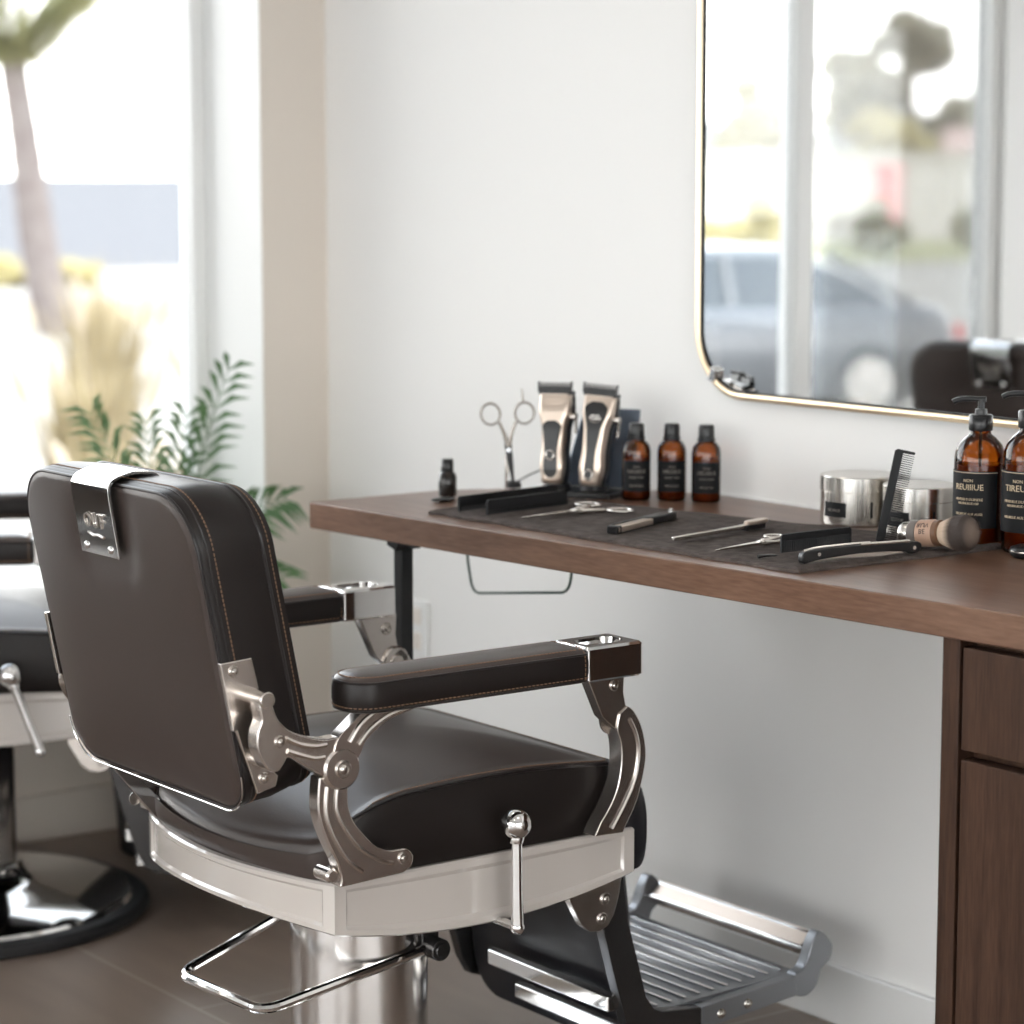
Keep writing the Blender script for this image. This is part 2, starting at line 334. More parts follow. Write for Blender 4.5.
# ------------------------------------------------------------------ barber chair
def make_chair(label):
    root = thing('barber_chair', label, 'barber chair')
    # --- floor base
    k = MB(); k.lathe([(.345, 0), (.352, .006), (.352, .018), (.343, .026), (.30, .030)], 72); k.build('rubber_rim', rubber, root)
    k = MB(); k.lathe([(.322, .027), (.316, .034), (.29, .040), (.22, .052), (.15, .064), (.122, .074), (.112, .088), (.110, .10)], 72); k.build('base_dome', chrome, root)
    k = MB(); k.lathe([(.102, .085), (.102, .365), (.095, .37)], 64); k.build('column', mat('satin_chrome', (.72, .69, .67), .2, 1.), root)
    k = MB(); k.lathe([(.112, .335), (.125, .342), (.128, .352), (.125, .372)], 48); k.build('column_collar', blackmat, root)
    # --- enamel skirt with recessed panels
    hw = .257; yr, yf = -.207, .315; bul = .052
    def b_of(y): return .352+.42*(y-.045)**2
    cols = []                                            # (x, y, panel?)
    def add(p, q, f, n, pan):
        brd = .035 if pan else 0
        ts = sorted(set([0, brd, brd+.008]+[brd+.008+(1-2*brd-.016)*i/n for i in range(1, n)]+[1-brd-.008, 1-brd])) if pan else [i/n for i in range(n)]
        for s_ in ts: cols.append((*f(p+(q-p)*s_), pan and brd+.007 <= s_ <= 1-brd-.007))
    add(yr, yf, lambda v: (hw, v), 14, True)
    cols.append((hw, yf, False))
    add(hw, -hw, lambda v: (v, yf), 4, False)
    add(yf, yr, lambda v: (-hw, v), 14, True)
    cols.append((-hw, yr, False))
    add(-hw, hw, lambda v: (v, yr-bul*(1-(v/hw)**2)), 28, True)
    N = len(cols); nrm = []
    for i, (x, y, p) in enumerate(cols):
        if abs(abs(x)-hw) < 1e-6 and yr < y < yf-1e-6: nrm.append((math.copysign(1, x), 0))
        elif y > yf-1e-6: nrm.append((0, 1) if abs(x) < hw-1e-6 else (math.copysign(.7, x), .7))
        else:
            g = Vector((2*bul*x/hw**2*.9, -1)).normalized() if abs(x) < hw-1e-6 else Vector((math.copysign(.8, x), -.6)); nrm.append((g.x, g.y))
    zt = .4514; rows = [0, .10, .17, .5, .83, .90, 1.]
    k = MB(); rings = []
    def ring(off, zf): return [(x+nrm[i][0]*off, y+nrm[i][1]*off, zf(y)) for i, (x, y, p) in enumerate(cols)]
    rings.append(ring(-.016, lambda y: b_of(y)+.003)); rings.append(ring(-.004, lambda y: b_of(y)))
    for r in rows:
        rg = []
        for i, (x, y, p) in enumerate(cols):
            z = b_of(y)+.003+(zt-.003-b_of(y)-.003)*r
            off = -.0035 if (p and .15 < r < .85) else 0
            rg.append((x+nrm[i][0]*off, y+nrm[i][1]*off, z))
        rings.append(rg)
    rings.append(ring(-.003, lambda y: zt)); rings.append(ring(-.012, lambda y: zt)); rings.append(ring(-.014, lambda y: zt-.03)); rings.append(ring(-.016, lambda y: b_of(y)+.003))
    k.loft(rings, False, False); sk = k.build('seat_skirt', enamel, root, ang=28)
    k = MB(); k.loft([ring(-.015, lambda y: zt-.012), ring(-.013, lambda y: zt-.004)]); k.build('seat_board', blackmat, root)
    k = MB(); k.loft([ring(-.018, lambda y: .395), ring(-.018, lambda y: .405)]); k.build('under_plate', blackmat, root)
    # --- seat cushion
    def sbase(kx, ky=1.):
        o = rrect(.248, .251, (.03, .03, .045, .045), 8, 0, .042, 14); out = []
        for x, y in o:
            if y < 0: y -= .036*(1-(x/.25)**2)*min(1, -y/.2)
            out.append((x*kx, .037+(y-.037)*kx))
        return out
    def zs(y):
        if y > -.05: return .562-.28*(y-.06)**2
        t = min(1., (-.05-y)/.2); return .5586-.066*t*t
    def ztop(x, y, kk, ye):
        base = zs(ye)*kk**3+zs(y)*(1-kk**3)
        if ye < -.15:
            q_ = min(1, (-.15-ye)/.05); t_ = max(0, (kk-.72)/.28); base -= .030*q_*(1-math.sqrt(max(0, 1-t_*t_)))
        return base+.036*(1-kk**2.6)*(1-.25*(x/.25)**2)
    out0 = sbase(1); k = MB(); rings = []
    for f, o in ((0, .985), (.04, 1.0), (.3, 1.012), (.6, 1.014), (.9, 1.004), (1., .996)):
        rings.append([(x*o, .037+(y-.037)*o, .4485+(zs(y0)-.4485)*f) for (x, y), (_, y0) in zip(out0, out0)])
    rings[-1] = [(a, b, min(c, ztop(a, b, .998, b))) for a, b, c in rings[-1]]; rings[-2] = [(a, b, min(c, ztop(a, b, .998, b)-.004)) for a, b, c in rings[-2]]
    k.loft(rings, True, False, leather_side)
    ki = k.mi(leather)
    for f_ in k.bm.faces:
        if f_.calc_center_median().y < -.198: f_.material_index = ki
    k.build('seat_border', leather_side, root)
    k = MB(); rings = []
    for kk in (.998, .992, .985, .975, .96, .94, .9, .85, .78, .7, .6, .5, .4, .3, .2, .1, .03):
        rings.append([(x*kk, .037+(y-.037)*kk, ztop(x*kk, .037+(y-.037)*kk, kk if kk < .99 else 1, y)+(.003 if .95 < kk < .99 else 0)) for x, y in out0])
    k.loft(rings, False, True); k.build('seat_cushion', leather, root, ang=60)
    edge = [(x, y, zs(y)+.001) for x, y in out0]
    i0 = next(i for i in range(len(edge)) if edge[i][0] < 0 and edge[i][1] < -.175); edge = edge[i0:]+edge[:i0]; edge = [p for p in edge if p[1] >= -.175][:]
    edge = [(edge[0][0], -.196, .46), (edge[0][0], -.188, .50)]+edge+[(edge[-1][0], -.188, .50), (edge[-1][0], -.196, .46)]
    k = MB(); k.tube(edge, .0028, 8); k.build('seat_piping', piping_m, root)
    st = [(x*.975, .037+(y-.037)*.975, ztop(x*.975, .037+(y-.037)*.975, .975, y)+.0034) for x, y in out0]
    st = st[i0:]+st[:i0]; st = [p for p in st if p[1] >= -.175]
    k = MB(); stitches(k, st, False); k.build('seat_stitching', thread_m, root)
    # front roll of the seat
    k = MB(); rings = []
    pr = spoly([(.285, .50), (.305, .532), (.330, .525), (.348, .48), (.350, .42), (.340, .385), (.318, .383), (.300, .42)], 4)
    for x, q in ((-.25, .80), (-.246, .93), (-.235, 1), (.235, 1), (.246, .93), (.25, .80)):
        rings.append([(x, .32+(a-.32)*q, .455+(b-.455)*q) for a, b in pr])
    k.loft(rings); k.build('front_roll', padblack, root)
    # --- backrest in its own tilted frame
    A = math.radians(11.4); UP = Vector((0, -math.sin(A), math.cos(A))); FW = Vector((0, math.cos(A), math.sin(A))); C0 = Vector((0, -.3735, .776))
    hx, hv = .240, .218
    def bp(u, v, w):
        if w > .03:
            w = .03+(w-.03)*1.26; v -= (w-.03)*.24*max(0, v)/hv
        return C0+Vector((u, 0, 0))+UP*v+FW*w
    O = rrect(hx, hv, (.078, .078, .058, .058), 12, 0, 0, 16)
    def off(o, d): return [(x*(hx+d)/hx, v*(hv+d)/hv) for x, v in o]
    k = MB(); rings = []
    def dent(u, v):
        dx = max(0, abs(u)-.058); dv = max(0, (hv-.105)-v); d = math.hypot(dx, dv)
        return .0058*math.exp(-(d/.026)**2)
    for kk in [.02, .08, .15, .22, .3, .38, .46, .54, .6, .66, .7, .74, .78, .82, .86, .89, .92, .95, .97, .985, .995]:
        rings.append([bp(x*kk, v*kk, -.010*(1-kk**4)**.8+dent(x*kk, v*kk)*(1-kk**14)+.002*(kk > .98)) for x, v in O])
    k.loft(rings, True, False); k.build('backrest_panel', leather, root, ang=60)
    k = MB(); rings = []
    for d, w in ((-.004, .001), (.0, .006), (.0015, .012), (.002, .03), (.004, .05), (.002, .072), (.0005, .082), (.002, .088), (0, .097)): rings.append([bp(x, v, w) for x, v in off(O, d)])
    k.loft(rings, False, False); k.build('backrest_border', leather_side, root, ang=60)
    k = MB(); rings = []
    for kk in (1, .985, .96, .92, .86, .78, .68, .55, .4, .25, .1): rings.append([bp(x*kk, v*kk, .097+.028*(1-kk**3.5)) for x, v in O])
    k.loft(rings, False, True); k.build('backrest_cushion', leather, root, ang=60)
    k = MB(); k.tube([bp(x, v, .003) for x, v in off(O, -.001)], .0026, 8, closed=True); k.tube([bp(x, v, .083) for x, v in off(O, .0005)], .0026, 8, closed=True); k.tube([bp(x, v, .016) for x, v in off(O, .0012)], .0014, 6, closed=True)
    k.build('backrest_piping', piping_m, root)
    k = MB(); stitches(k, [bp(x, v, .024) for x, v in off(O, .0022)]); k.build('backrest_stitching', thread_m, root); k = MB(); stitches(k, [bp(x, v, .090) for x, v in off(O, .0018)]); k.build('backrest_stitching', thread_m, root)
    # chrome lower edge strip of the back
    lo = [p for p in off(O, .0035) if p[1] < -.16]
    lo = sorted(lo, key=lambda p: math.atan2(p[1]+.1, p[0])); 
    k = MB(); k.tube([bp(x, v, -.001) for x, v in lo], .0012, 6); k.build('backrest_edge_strip', chrome, root)
    # head clip
    top = hv
    path = [(-.014, top-.100), (-.0125, top-.05), (-.011, top-.010), (-.007, top+.001), (.004, top+.006), (.03, top+.0075), (.050, top+.0065), (.056, top+.003), (.057, top-.004)]
    k = MB(); rings = []; sp = smooth_path([(a, b, 0) for a, b in path], 5); n_ = len(sp)
    outl = []; inn = []
    for i, p in enumerate(sp):
        t = (sp[min(i+1, n_-1)]-sp[max(i-1, 0)]).normalized(); nn = Vector((-t.y, t.x, 0)); outl.append(p+nn*.0035); inn.append(p-nn*.001)
    loop = outl+inn[::-1]
    for x in (-.053, -.051, .051, .053):
        q = .7 if abs(x) > .052 else 1
        rings.append([bp(x, (p.y*q+((outl+inn[::-1])[i].y)*(1-q)), p.x) for i, p in enumerate(loop)])
    k.loft(rings); clip = k.build('head_clip', chrome, root, bevel=.0012)
    def back_M(u, v, w):
        R = Matrix(((1, 0, 0), (0, UP.y, FW.y*-1), (0, UP.z, FW.z*-1))).to_4x4(); p = bp(u, v, w); R.translation = p; return R
    k = MB(); add_text(k, 'OUF', .030, back_M(0, top-.052, -.0175), .0010, shear=.1); k.tube([bp(-.022, top-.069, -.0175), bp(-.008, top-.073, -.0175), bp(.006, top-.071, -.0175), bp(.02, top-.074, -.0175)], .0018, 6)
    k.build('clip_lettering', silver, clip)
    for u in (-.034, .034):
        k = MB(); k.sphere((0, 0, 0), .0055, sc_=(1, 1, .6), M=back_M(u, top-.089, -.0175)); k.build('rivet', chrome, clip)
    # --- side castings, hinge plates, arms (both sides)
    def disc(mb, s, y, z, r, x0, x1, bev=.002): mb.lathe([(r, 0), (r, (x1-x0)-bev), (r-bev, x1-x0)], 28, M=Matrix.Translation((s*x0, y, z)) @ Matrix.Rotation(s*pi/2, 4, 'Y'))
    def screw(s, y, z, x, r, parent):
        k = MB(); M_ = Matrix.Translation((s*x, y, z)) @ Matrix.Rotation(s*pi/2, 4, 'Y')
        k.lathe([(r, -.002), (r, .0015), (r*.86, .003), (r*.72, .003), (r*.68, .0012)], 22, M=M_); k.lathe([(r*.52, 0), (r*.52, .0035), (r*.35, .0052), (r*.14, .0055)], 16, M=M_, c0=False)
        k.build('screw', silver, parent)
    for s in (1, -1):
        AX = .2985 if s > 0 else .324; DX = AX-.2985
        HX = (lambda v: v) if s > 0 else (lambda v: v-.030)
        def PX(mb, poly, x0, x1): mb.prism(poly, s*x0, s*x1, 'x')
        # hinge plate on the side of the back
        k = MB(); PX(k, [(-.376, .772), (-.328, .775), (-.316, .727), (-.313, .640), (-.290, .612), (-.293, .598), (-.322, .592), (-.345, .657), (-.352, .680), (-.358, .680)], .2435, .2515)
        pl = k.build('hinge_plate', cast_m, root, bevel=.0015)
        screw(s, -.356, .760, .2515, .0075, pl); screw(s, -.312, .612, .2515, .0085, pl)
        k = MB(); k.cyl((s*.250, -.333, .726), (s*HX(.299), -.333, .726), .0115, n=24); k.build('hinge_pin', cast_m, root, bevel=.002); k = MB(); k.cyl((s*.250, -.322, .640), (s*HX(.290), -.322, .640), .0095, n=20); k.build('hinge_pin', cast_m, root, bevel=.002)
        # long arm from hinge to pivot
        k = MB(); PX(k, spoly([(-.195, .638), (-.204, .660), (-.225, .6635), (-.245, .663), (-.271, .670), (-.297, .681), (-.314, .696), (-.322, .712), (-.325, .728), (-.333, .736), (-.342, .731), (-.344, .716), (-.341, .700), (-.347, .685), (-.348, .664), (-.340, .645), (-.330, .632), (-.316, .630), (-.307, .640), (-.300, .646), (-.279, .633), (-.256, .618), (-.234, .605), (-.215, .602)]), HX(.272), HX(.296))
        ha = k.build('rear_link', cast_m, root, bevel=.003, seg=3)
        k = MB()
        for pth in ([(-.305, .672), (-.285, .662), (-.262, .656), (-.243, .656)], [(-.303, .655), (-.283, .647), (-.262, .640), (-.246, .640)]):
            k.tube([(s*HX(.296), p.x, p.y) for p in smooth_path(pth)], .0038, 8)
        k.build('rib', cast_m, ha); screw(s, -.314, .669, HX(.296), .0085, ha)
        # upper arm running under the pad
        k = MB(); PX(k, spoly([(-.215, .612), (-.232, .632), (-.226, .660), (-.207, .677), (-.190, .690), (-.176, .702), (-.12, .702), (-.075, .702), (-.070, .697), (-.100, .688), (-.135, .680), (-.160, .669), (-.182, .652), (-.192, .634)]), .276+DX*.6, .298+DX*.6)
        ua = k.build('pad_support', cast_m, root, bevel=.003, seg=3)
        k = MB()
        for pth in ([(-.208, .655), (-.192, .675), (-.168, .690), (-.140, .697)], [(-.194, .650), (-.176, .668), (-.148, .683), (-.110, .692)]):
            k.tube([(s*(.298+DX*.6), p.x, p.y) for p in smooth_path(pth)], .0036, 8)
        k.build('rib', cast_m, ua)
        # foot casting
        k = MB(); PX(k, sopen([(-.251, .612), (-.254, .574), (-.249, .547), (-.238, .519), (-.225, .493), (-.218, .468)])+[(-.220, .457)]+[(-.118, .461)]+sopen([(-.104, .468), (-.101, .482), (-.110, .493), (-.124, .495), (-.141, .496), (-.161, .505), (-.180, .523), (-.198, .546), (-.206, .571), (-.205, .60)]), HX(.268), HX(.292))
        fc = k.build('rear_arm_support', cast_m, root, bevel=.0025, seg=3)
        k = MB()
        for pth in ([(-.240, .598), (-.242, .562), (-.230, .527), (-.207, .492), (-.185, .474)], [(-.224, .598), (-.226, .565), (-.211, .534), (-.188, .506), (-.155, .484), (-.135, .478)]):
            k.tube([(s*HX(.292), p.x, p.y) for p in smooth_path(pth)], .0030, 8)
        k.build('rib', cast_m, fc); screw(s, -.119, .482, HX(.292), .0085, fc)
        k = MB(); disc(k, s, -.230, .474, .0100, .256, HX(.290), .003); k.build('foot_bolt', cast_m, fc)
        k = MB(); k.box((min(s*.250, s*.272), -.215, .458), (max(s*.250, s*.272), -.115, .478)); k.build('foot_lug', cast_m, fc, bevel=.002)
        # pivot boss
        k = MB(); disc(k, s, -.219, .620, .0285, .268, .2995, .003); pb = k.build('pivot_boss', cast_m, root); screw(s, -.219, .620, .2995, .0125, pb)
        # front casting
        k = MB(); PX(k, sopen([(.273, .643), (.284, .636), (.297, .616), (.305, .592), (.308, .565), (.303, .537), (.291, .500), (.270, .466)])+[(.267, .458), (.213, .460)]+sopen([(.225, .480), (.241, .500), (.255, .527), (.262, .559), (.261, .590), (.254, .612), (.258, .634)]), .262+DX, .292+DX)
        fl = k.build('front_arm_support', cast_m, root, bevel=.002, seg=3)
        k = MB(); k.tube([(s*(.292+DX), p.x, p.y) for p in smooth_path([(.276, .624), (.288, .600), (.293, .572), (.286, .536), (.266, .500), (.243, .468)])], .0034, 8); k.build('rib', cast_m, fl)
        k = MB(); PX(k, [(.197, .700), (.270, .700), (.268, .664), (.272, .645), (.285, .632), (.278, .615), (.258, .608), (.247, .616), (.229, .632)], .268+DX, .289+DX)
        nk = k.build('armrest_bracket', cast_m, root, bevel=.002, seg=2)
        screw(s, .250, .676, .289+DX, .0085, nk); screw(-s, .250, .676, -(.268+DX), .0098, nk)
        k = MB(); disc(k, -s, .266, .622, .024, -(.268+DX), -(.262+DX)); disc(k, -s, .266, .622, .012, -(.263+DX), -(.258+DX)); k.build('pivot_cap', cast_m, nk)
        # chrome end block with a slot on top
        k = MB(); ob = rrect(.040, .050, .004, 4, s*AX, .2125, 4); ib = rrect(.022, .036, .018, 4, s*AX, .2125, 4)
        def rg(o, z): return [(x, y, z) for x, y in o]
        def ins(o, d): return [(s*AX+(x-s*AX)*(1-d/.04), .2125+(y-.2125)*(1-d/.05)) for x, y in o]
        k.loft([rg(ins(ob, .003), .697), rg(ob, .700), rg(ob, .743), rg(ins(ob, .003), .7465), rg(ib, .7465), rg([(s*AX+(x-s*AX)*.93, .2125+(y-.2125)*.95) for x, y in ib], .7375)])
        k.build('armrest_end_block', chrome, root, ang=30)
        # padded armrest
        po = rrect(.0425, .193, (.008, .008, .038, .038), 8, s*AX, -.030, 8)
        def sc2(o, d): return [(s*AX+(x-s*AX)*(1+d/.0425), -.030+(y+.030)*(1+d/.193)) for x, y in o]
        k = MB(); k.loft([rg(sc2(po, -.004), .698), rg(sc2(po, -.0005), .7005), rg(sc2(po, .002), .712), rg(sc2(po, .002), .728), rg(po, .7385)], True, False)
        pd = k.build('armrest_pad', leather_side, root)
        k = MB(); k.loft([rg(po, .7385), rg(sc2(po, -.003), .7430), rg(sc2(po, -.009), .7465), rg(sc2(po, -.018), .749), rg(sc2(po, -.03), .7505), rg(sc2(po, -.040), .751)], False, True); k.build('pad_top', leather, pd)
        k = MB(); k.tube(rg(po, .7385), .0018, 6, closed=True); k.tube(rg(sc2(po, 0), .7015), .0014, 6, closed=True); k.build('pad_piping', piping_m, pd)
        k = MB(); stitches(k, rg(sc2(po, -.0058), .7458)); stitches(k, rg(sc2(po, .0014), .7055), pitch=.007)
        yy = .155; stitches(k, [(s*(AX+.0442), yy, .703), (s*(AX+.0445), yy, .72), (s*(AX+.043), yy, .738), (s*(AX+.036), yy, .7462), (s*AX, yy, .7508), (s*(AX-.036), yy, .7462), (s*(AX-.0445), yy, .72), (s*(AX-.0442), yy, .703)], False)
        k.build('pad_stitching', thread_m, pd)
        k = MB(); k.cyl((s*AX, -.02, .690), (s*AX, -.02, .700), .005, n=12); k.build('pad_screw', silver, pd)
        # footrest bracket + arm + rail
        k = MB(); PX(k, [(.207, .375), (.213, .350), (.234, .312), (.250, .300), (.268, .297), (.284, .303), (.295, .318), (.304, .345), (.312, .385)], .222, .236); br = k.build('footrest_bracket', cast_m, root, bevel=.0015)
        screw(s, .278, .345, .236, .0095, br); screw(s, .272, .316, .236, .0095, br)
        k = MB(); PX(k, [(.268, .385), (.288, .288), (.310, .211), (.332, .139), (.350, .108), (.385, .096), (.480, .100), (.480, .137), (.402, .146), (.386, .153), (.370, .175), (.354, .232), (.335, .295), (.322, .385)], .200, .222)
        k.build('footrest_arm', darkmetal, root, bevel=.002)
        k = MB(); PX(k, [(.4805, .100), (.681, .117), (.674, .149), (.4805, .137)], .200, .221); rl = k.build('footrest_rail', alu, root, bevel=.0015)
        screw(s, .520, .119, .221, .008, rl); screw(s, .575, .124, .221, .008, rl)
        k = MB(); PX(k, spoly([(.676, .149), (.694, .158), (.703, .172), (.712, .195), (.726, .212), (.742, .204), (.756, .184), (.750, .162), (.732, .148), (.722, .124), (.703, .112), (.684, .114), (.677, .122)], 4), .198, .220); k.build('footrest_end', alu, root, bevel=.003)
    # --- footrest cross pieces
    k = MB(); k.box((-.200, .372, .128), (.200, .700, .140), alu, Matrix.Rotation(.030, 4, 'X') @ Matrix.Translation((0, 0, -.012)))
    for i in range(11):
        y = .392+i*.0285; k.box((-.186, y, .1400), (.186, y+.006, .1432), chrome, Matrix.Rotation(.030, 4, 'X') @ Matrix.Translation((0, 0, -.012)))
    k.build('footplate', alu, root, bevel=.0008)
    k = MB(); M_ = Matrix.Translation((0, .737, .183)) @ Matrix.Rotation(math.radians(38), 4, 'X')
    o_ = rrect(.021, .011, .005, 4, 0, 0, 2); k.loft([[(x, a, b) for a, b in o_] for x in (-.2, .2)], M=M_); fb = k.build('foot_bar', chrome, root, bevel=.002)
    k = MB(); k.box((-.185, -.014, .0108), (.185, .010, .0118), M=M_); k.build('bar_inlay', champagne, fb)
    k = MB(); k.box((-.105, .312, .155), (.2, .330, .180)); k.build('cross_bar', chrome, root, bevel=.003)
    k = MB(); k.box((-.06, .332, .108), (.2, .350, .132)); k.build('cross_bar', chrome, root, bevel=.003)
    k = MB(); rings = []
    M_ = Matrix.Translation((0, .352, .235)) @ Matrix.Rotation(math.radians(7), 4, 'X')
    o_ = rrect(.198, .155, (.02, .02, .06, .06), 8, 0, 0, 4)
    for d, w in ((-.008, -.012), (-.002, -.010), (0, -.004), (0, .008), (-.006, .015), (-.03, .018)): rings.append([(x*(1+d/.198), w, v*(1+d/.155)) for x, v in o_])
    k.loft(rings, M=M_); k.build('calf_pad', padblack, root)
    # --- pump lever (rear loop)
    k = MB(); pth = fillet([(.105, .060, .280), (.110, -.232, .241), (-.105, -.246, .243), (-.105, -.02, .318)], .03)
    k.tube(pth, .0075, 10); lv = k.build('pump_lever', chrome, root)
    k = MB(); k.cyl((.096, .060, .280), (.128, .060, .280), .0165, n=24); k.cyl((.126, .060, .280), (.131, .060, .280), .011, n=20); k.box((.07, .045, .27), (.10, .075, .36)); k.build('lever_boss', darkmetal, lv, bevel=.002)
    k = MB(); k.cyl((-.105, -.02, .318), (-.07, .0, .35), .012, n=16); k.build('lever_boss', darkmetal, lv)
    # --- side lever with ball, origin at its pivot
    k = MB(); k.tube([(0, 0, 0), (0, -.001, .05), (0, -.002, .130)], [.0095, .0082, .0085], 16); k.sphere((0, 0, 0), .0105); k.cyl((-.08, 0, 0), (0, 0, 0), .006)
    rv = k.build('recline_lever', chrome, root); rv.location = (.300, .069, .354)
    k = MB(); k.sphere((0, -.002, .149), .0218, n=28); k.lathe([(.010, .122), (.012, .130), (.010, .136)], 20, M=Matrix.Translation((0, -.002, 0))); kb = k.build('ball_knob', chrome, rv, ang=60)
    # back support irons under the backrest
    for s in (-1,):
        k = MB(); k.prism([(-.335, .590), (-.320, .592), (-.205, .470), (-.200, .452), (-.222, .452), (-.235, .468)], s*.205, s*.213, 'x'); k.build('back_iron', chrome, root, bevel=.001)
    return root
chair = make_chair('brown leather barber chair with ivory skirt nearest the camera, beside the long counter')
chair.location = (-3.134, -.885, 0)
c2 = copy_tree(chair); c2['label'] = 'blurred barber chair by the window at the left edge of the photo'; c2.location = (-4.517, -.882, .02); c2.rotation_euler = (0, 0, math.radians(-29))
for ch in c2.children:                                     # this chair's back is let down and tipped back
    if ch.name.startswith(('backrest', 'head_clip', 'hinge_plate')):
        ch.matrix_local = Matrix.Translation((0, -.33, .53)) @ Matrix.Rotation(math.radians(18), 4, 'X') @ Matrix.Translation((0, .33, -.66))
    if ch.name.startswith(('rubber_rim', 'base_dome')): ch.location.z = -.02
for ch in c2.children:
    if ch.name.startswith('recline_lever'): ch.rotation_euler = (math.radians(19), 0, 0); ch.location.y = .165
c3 = copy_tree(chair); c3['label'] = 'barber chair seen only as a dark backrest with chrome clip reflected in the mirror'; c3.location = (-4.42, -2.16, 0); c3.rotation_euler = (0, 0, math.radians(168))
for c in (chair, c2, c3): c['group'] = 'brown leather barber chairs'
# ------------------------------------------------------------------ counter
TZ = .855
t = thing('counter', 'long walnut counter top on a black leg along the wall', 'counter', (-3.0, -.3, 0))
def yfront(x): return -.612+(x+3.67)*.0665
k = MB(); pts = [(-3.684, -.618), (-1.2, yfront(-1.2)), (-1.2, -.001), (-3.352, -.001), (-3.46, -.050), (-3.560, -.135), (-3.640, -.250), (-3.684, -.33)]
k.prism([(x+3.0, y+.3) for x, y in pts], TZ-.045, TZ, 'z'); k.build('counter_top', desk_w, t, bevel=.0025)
k = MB(); k.box((-.515, -.262, .0), (-.491, -.238, TZ-.045)); k.build('leg', blackpl, t, bevel=.003)
k = MB(); k.prism([(-.515, .797), (-.490, .790), (-.478, .803), (-.45, .8075), (-.445, .81), (-.515, .81)], -.275, -.225, 'y'); k.build('leg_bracket', blackpl, t, bevel=.001)
k = MB(); k.tube([(p.x, p.y, p.z) for p in fillet([(-3.530, -.40, .812), (-3.533, -.40, .765), (-3.516, -.40, .700), (-3.252, -.40, .735), (-3.236, -.40, .812)], .022)], .0024, 8)
tag(k.build('towel_rail', green_wire), 'thin dark green wire loop hanging under the counter', 'towel rail')
# caulk line
k = MB(); k.box((-3.35, -.006, TZ), (-1.2, 0, TZ+.004)); struct(k.build('trim_3', trimw))
# cabinet
t = thing('cabinet', 'dark walnut drawer and door cabinet under the right end of the counter', 'cabinet', (-2.3, -.25, 0))
k = MB(); yb = -.265
k.box((-.020, yb, .06), (.010, .235, .8095)); k.box((.010, yb+.03, .06), (.95, .235, .8095)); k.box((.0, yb+.06, 0), (.93, .2, .06)); k.build('body', cab_w, t, bevel=.0015)
k = MB(); k.box((.018, yb-.002, .667), (.50, yb+.022, .801)); k.build('drawer', cab_w, t, bevel=.0015)
k = MB(); k.box((.018, yb-.002, .07), (.50, yb+.022, .654)); k.build('door', cab_w, t, bevel=.0015)
# ------------------------------------------------------------------ mirror
t = thing('wall_mirror', 'large rounded wall mirror with a slim gold frame above the counter', 'mirror', (-2.792, 0, 1.601))
hx, hz = .605, .578
def mr(d, y): return [(x, y, z) for x, z in rrect(hx-d, hz-d, .12-d, 14, 0, 0, 4)]
k = MB(); k.loft([mr(.002, -.001), mr(0, -.003), mr(0, -.014), mr(.002, -.016), mr(.010, -.016), mr(.012, -.014), mr(.012, -.008)], False, False); k.build('mirror_frame', gold, t, ang=50)
k = MB(); k.loft([mr(.012, -.009), mr(.012, -.0125), mr(.0145, -.0125), mr(.0145, -.009)], False, False); k.build('frame_gasket', blackmat, t)
k = MB(); k.loft([mr(.004, -.002), mr(.004, -.009)]); k.build('mirror_glass', mirror_m, t, smooth=False)
k = MB(); k.prism([(-.565, -.548), (-.548, -.552), (-.545, -.530), (-.556, -.524)], -.020, -.009, 'y'); k.build('mirror_piece', chrome, t, bevel=.002)  # small chrome piece at the glass's lower left corner
k = MB(); k.box((-.475, -.0135, -.566), (-.452, -.009, -.560)); k.build('mirror_piece', blackmat, t)  # small black piece on the glass near its bottom edge
# ------------------------------------------------------------------ things on the counter
mz = TZ+.0065
def ripple(x, y): return .0007*math.sin(x*55+y*9)+.0006*math.sin(y*70+x*13)
quad = [(-3.430, -.550), (-2.604, -.505), (-2.600, -.090), (-3.40, -.262)]
k = MB(); nx, ny = 90, 40; top = []
def q(u, v):
    a = Vector(quad[0]).lerp(Vector(quad[1]), u); b = Vector(quad[3]).lerp(Vector(quad[2]), u); p = a.lerp(b, v)
    return (p.x+.004*math.sin(v*26)*(u < .02), p.y+.0025*math.sin(u*38)*(v < .02 or v > .98))
vs = []; fs = []
for j in range(ny+1):
    for i in range(nx+1):
        u, v = i/nx, j/ny; x, y = q(u, v); e_ = min(u, 1-u, v, 1-v); z = mz+ripple(x, y)*.6+(.0025 if e_ < .02 else 0)-(.0045 if e_ == 0 else 0)
        vs.append((x, y, z))
n0 = len(vs)
for j in range(ny+1):
    for i in range(nx+1): x, y = q(i/nx, j/ny); vs.append((x, y, TZ+.0002))
W_ = nx+1
for j in range(ny):
    for i in range(nx):
        a = j*W_+i; fs.append((a, a+1, a+W_+1, a+W_)); fs.append((n0+a, n0+a+W_, n0+a+W_+1, n0+a+1))
for i in range(nx): fs.append((i, n0+i, n0+i+1, i+1)); a = ny*W_+i; fs.append((a+1, n0+a+1, n0+a, a))
for j in range(ny): a = j*W_; fs.append((a+W_, n0+a+W_, n0+a, a)); a = j*W_+nx; fs.append((a, n0+a, n0+a+W_, a+W_))
k.faces(vs, fs); tag(k.build('tool_mat', cloth, ang=60), 'dark charcoal ribbed cloth mat spread on the counter under the tools', 'mat')
mz += .0012
